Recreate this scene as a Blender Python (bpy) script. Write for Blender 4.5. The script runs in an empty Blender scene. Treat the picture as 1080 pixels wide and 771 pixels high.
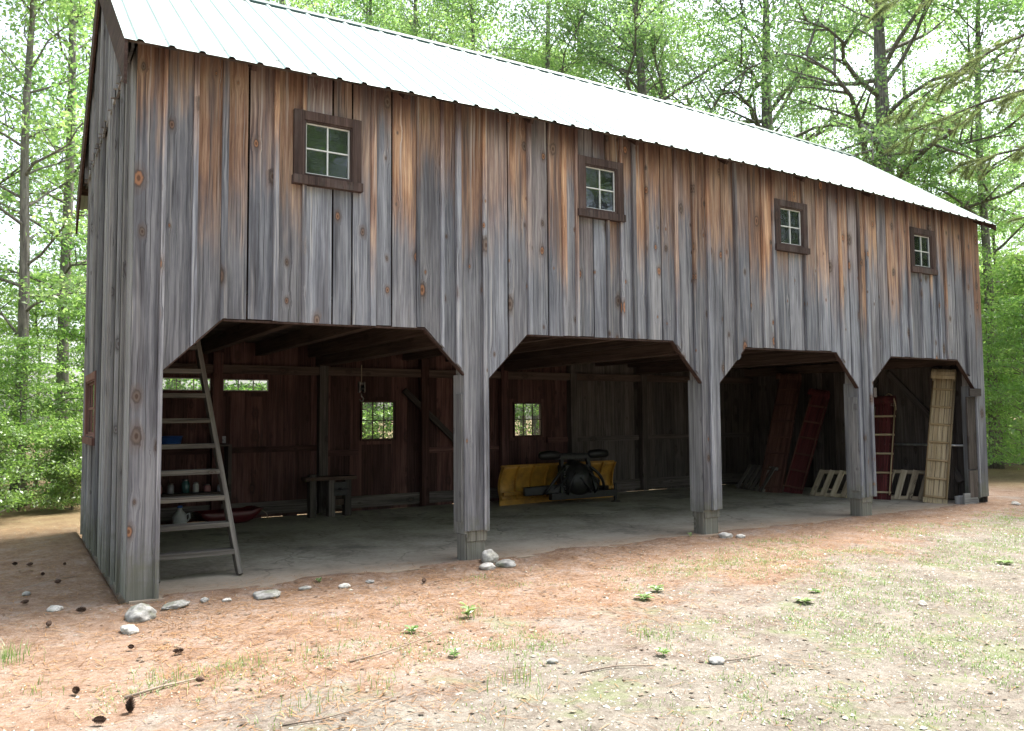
import bpy, bmesh, math, random
import numpy as np
from mathutils import Vector, Matrix, noise, Euler

R = math.radians
rnd = random.Random(11)
SC = bpy.context.scene
COL = SC.collection

# ------------------------------------------------------------------ camera
cam = bpy.data.cameras.new('camera'); cam.sensor_width = 36.0; cam.lens = 860.16 / 1080 * 36
cam.clip_end = 600; cam.clip_start = 0.05
co = bpy.data.objects.new('camera', cam); COL.objects.link(co); SC.camera = co
rt = Vector((0.85172898, -0.52392895, -0.00749645)); up = Vector((-0.02555717, -0.05582836, 0.99811323))
fw = Vector((0.52335893, 0.84993038, 0.06094077))
CAM = Vector((-0.9293, -8.1878, 1.65))
m = Matrix(((rt.x, up.x, -fw.x, CAM.x), (rt.y, up.y, -fw.y, CAM.y), (rt.z, up.z, -fw.z, CAM.z), (0, 0, 0, 1)))
co.matrix_world = m

# ------------------------------------------------------------------ light
SUN_EL, SUN_AZ = R(66), R(80)      # azimuth from +y towards +x
w = bpy.data.worlds.new('World'); SC.world = w; w.use_nodes = True
nt = w.node_tree; nt.nodes.clear()
sky = nt.nodes.new('ShaderNodeTexSky'); sky.sky_type = 'NISHITA'; sky.sun_disc = False
sky.sun_elevation = SUN_EL; sky.sun_rotation = SUN_AZ; sky.dust_density = 4.0; sky.air_density = 1.0; sky.ozone_density = 1.0
hs = nt.nodes.new('ShaderNodeHueSaturation'); hs.inputs['Saturation'].default_value = 0.55
bg = nt.nodes.new('ShaderNodeBackground'); bg.inputs['Strength'].default_value = 0.15
wo = nt.nodes.new('ShaderNodeOutputWorld')
nt.links.new(sky.outputs[0], hs.inputs['Color']); nt.links.new(hs.outputs[0], bg.inputs[0]); nt.links.new(bg.outputs[0], wo.inputs[0])
sl = bpy.data.lights.new('sun', 'SUN'); sl.energy = 3.2; sl.angle = R(16); sl.color = (1, .95, .87)
so = bpy.data.objects.new('sun', sl); COL.objects.link(so)
sd = Vector((math.sin(SUN_AZ) * math.cos(SUN_EL), math.cos(SUN_AZ) * math.cos(SUN_EL), math.sin(SUN_EL)))
so.rotation_euler = sd.to_track_quat('Z', 'Y').to_euler(); so.location = (0, 0, 30)
SC.view_settings.view_transform = 'Standard'; SC.view_settings.look = 'None'
SC.view_settings.exposure = 1.85; SC.view_settings.gamma = 1
SC.cycles.use_denoising = True
SC.cycles.max_bounces = 8; SC.cycles.transparent_max_bounces = 12; SC.cycles.diffuse_bounces = 5; SC.cycles.transmission_bounces = 6
SC.cycles.sample_clamp_indirect = 8

# ------------------------------------------------------------------ node helper
class NT:
    def __init__(s, name):
        s.m = bpy.data.materials.new(name); s.m.use_nodes = True
        s.t = s.m.node_tree; s.t.nodes.clear()
        s.out = s.t.nodes.new('ShaderNodeOutputMaterial')
    def put(s, sock, v):
        if v is None: return
        if isinstance(v, bpy.types.NodeSocket): s.t.links.new(v, sock)
        elif isinstance(v, (tuple, list)):
            n = len(sock.default_value)
            sock.default_value = tuple(v)[:n] if len(v) >= n else tuple(v) + (1,) * (n - len(v))
        else: sock.default_value = v
    def n(s, typ, ins=None, **kw):
        nd = s.t.nodes.new('ShaderNode' + typ)
        for k, v in kw.items(): setattr(nd, k, v)
        for k, v in (ins or {}).items(): s.put(nd.inputs[k], v)
        return nd
    def math(s, op, a, b=0.0, c=None, clamp=False):
        nd = s.n('Math', {0: a, 1: b}, operation=op, use_clamp=clamp)
        if c is not None: s.put(nd.inputs[2], c)
        return nd.outputs[0]
    def vmath(s, op, a, b=(0, 0, 0)):
        return s.n('VectorMath', {0: a, 1: b}, operation=op).outputs[0]
    def comb(s, x, y, z=0.0): return s.n('CombineXYZ', {0: x, 1: y, 2: z}).outputs[0]
    def sep(s, v):
        nd = s.n('SeparateXYZ', {0: v}); return nd.outputs[0], nd.outputs[1], nd.outputs[2]
    def noise(s, vec, scale=1.0, detail=4.0, rough=.55, dist=0.0):
        return s.n('TexNoise', {'Vector': vec, 'Scale': scale, 'Detail': detail, 'Roughness': rough, 'Distortion': dist}).outputs[0]
    def ramp(s, fac, stops):
        nd = s.n('ValToRGB', {0: fac}); el = nd.color_ramp.elements
        while len(el) < len(stops): el.new(0.5)
        for e, (p, c) in zip(el, stops): e.position = p; e.color = tuple(c) + (1,)
        return nd.outputs[0]
    def mix(s, f, a, b, mode='MIX'):
        nd = s.n('Mix', data_type='RGBA', blend_type=mode)
        s.put(nd.inputs[0], f); s.put(nd.inputs[6], a); s.put(nd.inputs[7], b); return nd.outputs[2]
    def step(s, v, lo, hi, a=0.0, b=1.0):
        return s.n('MapRange', {0: v, 1: lo, 2: hi, 3: a, 4: b}, interpolation_type='SMOOTHSTEP').outputs[0]
    def bsdf(s, col, rough=.8, bump=None, bs=.3, bd=.01, **kw):
        ins = {'Base Color': col, 'Roughness': rough}
        ins.update(kw)
        p = s.n('BsdfPrincipled', ins)
        if bump is not None:
            b = s.n('Bump', {'Strength': bs, 'Distance': bd, 'Height': bump}); s.t.links.new(b.outputs[0], p.inputs['Normal'])
        s.t.links.new(p.outputs[0], s.out.inputs[0]); return p

def wood(name, dark, mid, light, brown=None, moss=0.0, knots=.6, bright=(.75, .5), top=False, spec=.2, stain=None):
    """weathered sawn boards; uv = (across, along) in metres, 'board' = three random numbers per board"""
    t = NT(name)
    u, v, _ = t.sep(t.n('UVMap', uv_map='uv').outputs[0])
    at = t.n('Attribute', attribute_name='board')
    r, g, b = t.sep(at.outputs['Color'])
    # knots, the grain bends round them
    ku = t.math('ADD', t.math('MULTIPLY', u, 4.6), t.math('MULTIPLY', r, 23.0))
    kv = t.math('ADD', t.math('MULTIPLY', v, 2.5), t.math('MULTIPLY', g, 31.0))
    vo = t.n('TexVoronoi', {'Vector': t.comb(ku, kv), 'Scale': 1.0, 'Randomness': .85}, voronoi_dimensions='2D')
    kd = t.math('MULTIPLY', vo.outputs['Distance'], t.math('ADD', .55, t.math('MULTIPLY', t.noise(t.comb(t.math('MULTIPLY', ku, 6.0), t.math('MULTIPLY', kv, 6.0)), 1, 3, .6), .9))); kc = t.sep(vo.outputs['Color']); kp = t.sep(vo.outputs['Position'])
    has = t.math('GREATER_THAN', kc[0], 1 - knots)
    size = t.math('MULTIPLY', t.math('ADD', .30, t.math('MULTIPLY', t.math('POWER', kc[1], 2.4), 1.25)), .125)
    fall = t.math('MULTIPLY', t.step(kd, .05, .36, 1.0, 0.0), has)
    du = t.math('MULTIPLY', t.math('SUBTRACT', ku, kp[0]), t.math('MULTIPLY', fall, .7))
    gu = t.math('SUBTRACT', ku, du)
    wob = t.math('MULTIPLY', t.math('SUBTRACT', t.noise(t.comb(t.math('MULTIPLY', u, 2.0), t.math('ADD', t.math('MULTIPLY', v, 1.1), t.math('MULTIPLY', b, 50.0))), 1, 2), .5), .22)
    gu = t.math('ADD', gu, wob)
    gz = t.math('ADD', v, t.math('MULTIPLY', b, 40.0))
    fine = t.noise(t.comb(t.math('MULTIPLY', gu, 10.0), t.math('MULTIPLY', gz, .9)), 1, 6, .78)
    midn = t.noise(t.comb(t.math('MULTIPLY', gu, 4.6), t.math('MULTIPLY', gz, .55)), 1, 4, .6)
    blot = t.noise(t.comb(t.math('MULTIPLY', gu, .8), t.math('MULTIPLY', gz, .9), r), 1, 5, .6)
    f = t.math('ADD', t.math('ADD', t.math('MULTIPLY', fine, .55), t.math('MULTIPLY', midn, .30)), t.math('MULTIPLY', blot, .27))
    c = t.ramp(f, [(.40, dark), (.53, mid), (.68, light)])
    # bluish / warm cast per board
    c = t.mix(t.math('MULTIPLY', t.step(g, .3, 1.0), .5), c, t.mix(1.0, c, (1.06, .98, .90), 'MULTIPLY'))
    if brown:
        bc = t.ramp(f, [(.40, brown[0]), (.53, brown[1]), (.69, brown[2])])
        bc = t.mix(t.math('MULTIPLY', b, .6), bc, t.mix(1.0, bc, (1.25, 1.12, .9), 'MULTIPLY'))
        # uneven lower limit of the part kept dry by the eave
        lim = t.math('ADD', 4.16, t.math('MULTIPLY', t.math('SUBTRACT', r, .5), 1.5))
        lim = t.math('SUBTRACT', lim, t.math('MULTIPLY', t.step(u, 2.0, 9.0), .40))
        lim = t.math('SUBTRACT', lim, t.math('MULTIPLY', t.math('SUBTRACT', blot, .5), 1.6))
        lim = t.math('SUBTRACT', lim, t.math('MULTIPLY', t.math('SUBTRACT', midn, .5), 1.35))
        mk = t.step(t.math('SUBTRACT', v, lim), -.45, .6)
        mk = t.math('MULTIPLY', mk, t.step(g, -.25, .5))
        c = t.mix(mk, c, bc)
        # uneven dark red-brown band right under the eave
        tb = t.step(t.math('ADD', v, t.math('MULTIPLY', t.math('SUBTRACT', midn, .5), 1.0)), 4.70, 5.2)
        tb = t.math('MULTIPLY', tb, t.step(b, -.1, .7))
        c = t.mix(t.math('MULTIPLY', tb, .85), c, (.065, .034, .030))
        # bleached vertical streaks
        sn = t.noise(t.comb(t.math('MULTIPLY', gu, 6.5), t.math('MULTIPLY', gz, .42), 7.0), 1, 3, .6)
        sm = t.math('MULTIPLY', t.step(sn, .56, .72), t.step(v, 1.5, 3.0))
        c = t.mix(t.math('MULTIPLY', sm, .55), c, (.44, .41, .39))
        wt = t.noise(t.comb(t.math('MULTIPLY', gu, 1.4), t.math('MULTIPLY', gz, .35), 3.0), 1, 4, .65)
        c = t.mix(t.math('MULTIPLY', t.step(wt, .50, .66), .62), c, (.066, .062, .070))
    if stain:
        st = t.noise(t.comb(t.math('MULTIPLY', u, 3.0), t.math('MULTIPLY', v, 1.2), r), 1, 5, .65)
        c = t.mix(t.math('MULTIPLY', t.step(st, .48, .66), .7), c, stain)
    # checks (cracks)
    ck = t.noise(t.comb(t.math('MULTIPLY', gu, 21.0), t.math('MULTIPLY', gz, .75), 2.0), 1, 2, .5)
    ckm = t.step(ck, .62, .66)
    c = t.mix(t.math('MULTIPLY', ckm, .75), c, (.03, .027, .027))
    # knots
    halo = t.math('MULTIPLY', t.step(t.math('DIVIDE', kd, size), 1.0, 2.6, 1.0, 0.0), has)
    c = t.mix(t.math('MULTIPLY', halo, .5), c, (.12, .085, .068) if brown else dark)
    kin = t.math('MULTIPLY', t.step(t.math('DIVIDE', kd, size), .75, 1.1, 1.0, 0.0), has)
    ring = t.math('SINE', t.math('MULTIPLY', t.math('DIVIDE', kd, size), 9.0))
    kw_ = t.step(kc[2], .35, .75)
    kcol = t.mix(t.math('MULTIPLY', t.math('ADD', ring, 1), .14), (.30, .145, .08) if brown else mid, (.06, .03, .02))
    if brown: kcol = t.mix(kw_, t.mix(t.math('MULTIPLY', t.math('ADD', ring, 1), .2), (.13, .10, .085), (.045, .035, .03)), kcol)
    ol = t.math('MULTIPLY', t.math('MULTIPLY', t.step(t.math('DIVIDE', kd, size), .75, .95), t.step(t.math('DIVIDE', kd, size), 1.05, 1.3, 1.0, 0.0)), has)
    core = t.math('MULTIPLY', t.step(t.math('DIVIDE', kd, size), .25, .5, 1.0, 0.0), has)
    c = t.mix(t.math('MULTIPLY', kin, .9), c, kcol)
    c = t.mix(t.math('MULTIPLY', core, .6), c, (.05, .025, .017)); c = t.mix(t.math('MULTIPLY', ol, .5), c, (.045, .032, .027))
    c = t.mix(1.0, c, t.comb(*(3 * [t.math('ADD', bright[0], t.math('MULTIPLY', b, bright[1]))])), 'MULTIPLY')
    if moss:
        mn = t.noise(t.n('NewGeometry').outputs['Position'], 9, 4, .6)
        pz = t.sep(t.n('NewGeometry').outputs['Position'])[2]
        mm = t.math('MULTIPLY', t.step(t.math('SUBTRACT', pz, t.math('MULTIPLY', mn, .9)), -.35, .2, 1.0, 0.0), moss)
        c = t.mix(mm, c, (.135, .135, .09))
    h = t.math('SUBTRACT', t.math('ADD', t.math('MULTIPLY', fine, .7), t.math('MULTIPLY', midn, .3)), t.math('MULTIPLY', ckm, .6))
    t.bsdf(c, .85, h, .55, .012, **{'Specular IOR Level': spec})
    return t.m

M = {}
GREY = ((.055, .057, .067), (.150, .154, .176), (.295, .30, .325))
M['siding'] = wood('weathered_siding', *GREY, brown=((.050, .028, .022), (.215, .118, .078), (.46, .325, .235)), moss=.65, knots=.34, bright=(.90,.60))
M['siding_grey'] = wood('weathered_gable_siding', (.07, .071, .073), (.165, .167, .170), (.29, .29, .29), moss=.6, knots=.2, bright=(.9,.5))
M['timber'] = wood('grey_timber', (.07, .067, .064), (.18, .172, .165), (.31, .30, .285), moss=.4, knots=.3, bright=(.95,.5))
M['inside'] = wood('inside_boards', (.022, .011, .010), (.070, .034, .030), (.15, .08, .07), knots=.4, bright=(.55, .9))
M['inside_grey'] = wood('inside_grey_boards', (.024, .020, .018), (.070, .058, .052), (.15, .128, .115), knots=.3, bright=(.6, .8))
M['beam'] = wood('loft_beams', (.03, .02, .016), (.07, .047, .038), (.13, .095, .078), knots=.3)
M['trim'] = wood('dark_trim', (.022, .014, .012), (.052, .031, .026), (.10, .065, .055), knots=.1)
M['frame'] = wood('dark_red_frame', (.022, .015, .013), (.058, .038, .033), (.12, .083, .074), knots=.1, stain=(.10, .082, .076))
M['red_frame'] = wood('faded_red_frame', (.07, .032, .026), (.15, .075, .06), (.26, .15, .125), knots=.1)
M['ladder'] = wood('ladder_wood', (.042, .037, .033), (.105, .094, .084), (.20, .184, .166), knots=.3)
M['pale_wood'] = wood('pale_pallet_wood', (.15, .115, .08), (.31, .25, .18), (.47, .40, .30), knots=.3)
M['toboggan'] = wood('varnished_ash', (.20, .148, .085), (.365, .285, .178), (.48, .39, .265), knots=.05, bright=(.85, .3))
M['red_wood'] = wood('red_stained_wood', (.03, .008, .009), (.075, .017, .019), (.13, .036, .034), knots=.1)
M['ash_dark'] = wood('worn_ash', (.12, .085, .05), (.25, .18, .10), (.38, .29, .18), knots=.05)
M['brown_red'] = wood('brown_red_wood', (.035, .017, .014), (.085, .038, .03), (.15, .078, .06), knots=.2)
M['grey_sill'] = wood('grey_sill_boards', (.09, .085, .08), (.22, .215, .21), (.36, .355, .35), knots=.2)
M['bark_stick'] = wood('dead_stick', (.08, .06, .05), (.2, .16, .13), (.38, .33, .28), knots=.1)

def simple(name, col, rough=.5, metal=0.0, var=.25, scale=14.0, bump=0.0, dirt=None, dirt_amt=.5, **kw):
    t = NT(name); p = t.n('NewGeometry').outputs['Position']
    n = t.noise(p, scale, 5, .6)
    c = t.mix(t.math('MULTIPLY', t.step(n, .3, .7), 1.0), tuple(x * (1 - var) for x in col), tuple(min(1, x * (1 + var)) for x in col))
    if dirt:
        d = t.noise(p, scale * .4, 6, .65); c = t.mix(t.math('MULTIPLY', t.step(d, .46, .68), dirt_amt), c, dirt)
    t.bsdf(c, rough, n if bump else None, bump, .02, **{'Metallic': metal, **kw}); return t.m

M['muntin'] = simple('white_muntin_paint', (.62, .62, .60), .5, var=.12)
M['plow_yellow'] = simple('plow_yellow_paint', (.40, .205, .03), .5, var=.2, dirt=(.16, .08, .03), dirt_amt=.6, scale=8)
M['black_steel'] = simple('black_steel', (.018, .017, .017), .45, .3, var=.3)
M['worn_steel'] = simple('worn_steel', (.22, .21, .2), .4, .8, dirt=(.1, .05, .03))
M['pipe'] = simple('galvanised_pipe', (.42, .42, .42), .4, .5)
M['lens'] = simple('lamp_lens', (.10, .10, .11), .12, 0, var=.1)
M['blue_plastic'] = simple('blue_plastic', (.03, .09, .30), .4, var=.15)
M['red_plastic'] = simple('red_plastic', (.085, .010, .013), .4, var=.2, dirt=(.1, .03, .025))
M['white_plastic'] = simple('white_plastic', (.42, .42, .42), .45, var=.1, dirt=(.22, .2, .18))
M['jar_green'] = simple('jar_green', (.04, .10, .10), .2, var=.2)
M['jar_pink'] = simple('jar_pink', (.3, .14, .14), .4, var=.2)
M['jar_grey'] = simple('jar_grey', (.2, .2, .22), .3, var=.2)
M['rope'] = simple('rope', (.25, .2, .14), .9)
M['rock'] = simple('granite_rock', (.25, .245, .235), .9, var=.35, scale=16, bump=.6, dirt=(.12, .13, .07), dirt_amt=.75)
M['rock_pale'] = simple('pale_rock', (.40, .385, .36), .9, var=.3, scale=20, bump=.6, dirt=(.22, .21, .15), dirt_amt=.5)
M['cone'] = simple('pine_cone_scales', (.085, .05, .034), .85, var=.4, scale=60)
M['ridge'] = simple('green_ridge_metal', (.012, .05, .042), .45, .1, var=.2)

def roof_metal():
    t = NT('pale_green_metal_roof'); p = t.n('NewGeometry').outputs['Position']
    x, y, z = t.sep(p)
    st = t.noise(t.comb(t.math('MULTIPLY', x, 9.0), t.math('MULTIPLY', y, .7), t.math('MULTIPLY', z, .5)), 1, 5, .6)
    c = t.ramp(st, [(.3, (.26, .345, .32)), (.55, (.325, .405, .38)), (.75, (.38, .445, .425))])
    d = t.noise(p, 2.2, 6, .7); c = t.mix(t.math('MULTIPLY', t.step(d, .55, .75), .35), c, (.36, .33, .27))
    t.bsdf(c, .38, st, .08, .01, **{'Metallic': .25}); return t.m
M['roof'] = roof_metal()

def glass(name, tint, gl=.04, rough=.04):
    t = NT(name); p = t.n('NewGeometry').outputs['Position']
    n = t.noise(p, 3.0, 3, .5)
    b = t.n('Bump', {'Strength': .06, 'Distance': .05, 'Height': n})
    tr = t.n('BsdfTransparent', {'Color': tint}); g = t.n('BsdfGlossy', {'Color': (.9, .92, .95), 'Roughness': rough, 'Normal': b.outputs[0]})
    fr = t.n('Fresnel', {'IOR': 1.34}); f = t.math('ADD', fr.outputs[0], gl, clamp=True)
    dn = t.noise(p, 7.0, 5, .65)
    ds = t.n('BsdfDiffuse', {'Color': (.35, .36, .37)})
    m1 = t.n('MixShader', {0: f, 1: tr.outputs[0], 2: g.outputs[0]})
    m2 = t.n('MixShader', {0: t.step(dn, .5, .8, .01, .10), 1: m1.outputs[0], 2: ds.outputs[0]})
    t.t.links.new(m2.outputs[0], t.out.inputs[0]); return t.m
M['glass'] = glass('old_window_glass', (.75, .78, .78), .025)
M['clear'] = glass('clear_window_glass', (.93, .95, .93), 0.0)

def concrete():
    t = NT('dusty_concrete'); p = t.n('NewGeometry').outputs['Position']
    n1 = t.noise(p, 1.1, 6, .65); n2 = t.noise(p, 14, 6, .7); n3 = t.noise(p, 90, 3, .6)
    c = t.ramp(t.math('ADD', t.math('MULTIPLY', n1, .6), t.math('MULTIPLY', n2, .4)), [(.36, (.17, .148, .115)), (.5, (.33, .295, .24)), (.64, (.46, .42, .35))])
    y = t.sep(p)[1]
    oil = t.noise(p, .8, 5, .7); c = t.mix(t.math('MULTIPLY', t.step(oil, .54, .66), .6), c, (.085, .078, .066))
    ve = t.n('TexVoronoi', {'Vector': t.vmath('ADD', p, t.n('TexNoise', {'Vector': p, 'Scale': 1.6, 'Detail': 4.0}).outputs['Color']), 'Scale': .42}, feature='DISTANCE_TO_EDGE').outputs['Distance']
    c = t.mix(t.step(ve, .003, .008, .4, 0.0), c, (.045, .04, .034))
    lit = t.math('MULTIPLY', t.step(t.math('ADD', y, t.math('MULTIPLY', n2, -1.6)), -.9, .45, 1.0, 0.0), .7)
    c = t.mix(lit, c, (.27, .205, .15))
    sp = t.noise(p, 40, 2, .5); c = t.mix(t.math('MULTIPLY', t.step(sp, .66, .72), .6), c, (.09, .06, .045))
    t.bsdf(c, .9, t.math('ADD', n2, t.math('MULTIPLY', n3, .4)), .35, .01); return t.m
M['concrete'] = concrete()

def ground_mat():
    t = NT('needle_litter_and_gravel'); p = t.n('NewGeometry').outputs['Position']
    x, y, z = t.sep(p)
    big = t.noise(p, .55, 5, .6); md = t.noise(p, 2.6, 6, .65); fi = t.noise(p, 20, 7, .82); vf = t.noise(p, 75, 5, .8)
    tex = t.math('ADD', t.math('ADD', t.math('MULTIPLY', md, .3), t.math('MULTIPLY', fi, .45)), t.math('MULTIPLY', vf, .35))
    need = t.ramp(tex, [(0.40, (0.052, 0.032, 0.023)), (0.51, (0.176, 0.112, 0.077)), (0.64, (0.300, 0.228, 0.180))])
    need = t.mix(t.math('MULTIPLY', t.step(md, .5, .72), .6), need, t.mix(1.0, need, (.82, .95, 1.15), 'MULTIPLY'))
    sand = t.ramp(tex, [(0.40, (0.049, 0.040, 0.033)), (0.50, (0.128, 0.111, 0.092)), (0.63, (0.235, 0.213, 0.182))])
    gr = t.ramp(tex, [(0.40, (0.048, 0.037, 0.030)), (0.51, (0.140, 0.112, 0.092)), (0.64, (0.265, 0.228, 0.198))])
    s = t.math('ADD', t.math('MULTIPLY', t.math('SUBTRACT', t.math('MULTIPLY', y, -1.0), 1.3), .33), t.math('MULTIPLY', t.math('SUBTRACT', x, 3.0), .055))
    s = t.math('ADD', s, t.math('MULTIPLY', t.math('SUBTRACT', big, .5), 1.7))
    s = t.math('ADD', s, t.math('MULTIPLY', t.math('SUBTRACT', md, .5), 1.1))
    near = t.step(y, -7.0, 1.0, 1.0, 1.0)
    c = t.mix(t.step(s, .25, .62), need, gr)
    c = t.mix(t.step(s, .55, .95), c, sand)
    # thin moss / turf
    gm = t.noise(p, 1.5, 6, .7)
    c = t.mix(t.math('MULTIPLY', t.math('MULTIPLY', t.step(gm, .52, .66), t.step(s, .3, .7)), .5), c, t.mix(tex, (.07, .105, .032), (.165, .215, .085)))
    dk = t.noise(p, 5.5, 5, .7); c = t.mix(t.math('MULTIPLY', t.step(dk, .6, .72), .55), c, (.10, .065, .05))
    # forest floor away from the yard
    far = t.math('MAXIMUM', t.step(y, 3.0, 7.5), t.step(x, 16.5, 19.5))
    ff = t.ramp(tex, [(.36, (.05, .035, .02)), (.52, (.13, .09, .05)), (.7, (.20, .17, .08))])
    c = t.mix(t.math('MULTIPLY', far, .9), c, ff)
    t.bsdf(c, .95, tex, .8, .03, **{'Specular IOR Level': .15}); return t.m
M['ground'] = ground_mat()

def leaf(name, a, b, trans=.5, hue=None):
    t = NT(name); g = t.n('NewGeometry'); oi = t.n('ObjectInfo')
    c = t.mix(g.outputs['Random Per Island'], a, b)
    c = t.mix(1.0, c, t.mix(oi.outputs['Random'], (.78, .86, .8), (1.22, 1.12, 1.2)), 'MULTIPLY')
    d = t.n('BsdfDiffuse', {'Color': c}); tl = t.n('BsdfTranslucent', {'Color': t.mix(1.0, c, (1.15, 1.2, .85), 'MULTIPLY')})
    gl = t.n('BsdfGlossy', {'Color': (.9, .95, .9), 'Roughness': .4})
    m1 = t.n('MixShader', {0: trans, 1: d.outputs[0], 2: tl.outputs[0]})
    m2 = t.n('MixShader', {0: .05, 1: m1.outputs[0], 2: gl.outputs[0]})
    t.t.links.new(m2.outputs[0], t.out.inputs[0]); return t.m
M['leaf_maple'] = leaf('maple_leaves', (.15, .29, .09), (.31, .45, .19), .64)
M['leaf_oak'] = leaf('oak_leaves', (.135, .26, .095), (.29, .41, .19), .64)
M['leaf_bright'] = leaf('sapling_leaves', (.16, .31, .08), (.32, .47, .16), .64)
M['leaf_dark'] = leaf('hemlock_sprays', (.105, .20, .05), (.23, .34, .10), .58)
M['needle'] = leaf('pine_needle_tufts', (.10, .14, .06), (.25, .29, .15), .5)
M['grass'] = leaf('thin_grass', (.09, .17, .04), (.21, .33, .09), .45)
M['weed'] = leaf('weed_leaves', (.14, .23, .08), (.27, .37, .17), .45)
M['dry_needle'] = leaf('dry_pine_needles', (.16, .065, .028), (.50, .27, .14), .1)
M['dry_leaf'] = leaf('dead_leaves', (.07, .045, .033), (.32, .26, .205), .2)
M['pebble'] = leaf('gravel_stones', (.13, .112, .095), (.46, .43, .385), .0)

def bark(name, a, b):
    t = NT(name); p = t.n('NewGeometry').outputs['Position']; x, y, z = t.sep(p)
    n = t.noise(t.comb(t.math('MULTIPLY', x, 22.0), t.math('MULTIPLY', y, 22.0), t.math('MULTIPLY', z, 3.0)), 1, 6, .65)
    l = t.noise(p, 2.5, 4, .6)
    c = t.ramp(n, [(.35, a), (.65, b)]); c = t.mix(t.math('MULTIPLY', t.step(l, .5, .7), .4), c, (.2, .2, .17))
    t.bsdf(c, .9, n, .8, .04); return t.m
M['bark'] = bark('grey_bark', (.07, .062, .055), (.24, .215, .19))
M['bark_pine'] = bark('pine_bark', (.03, .023, .02), (.12, .095, .08))

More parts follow.
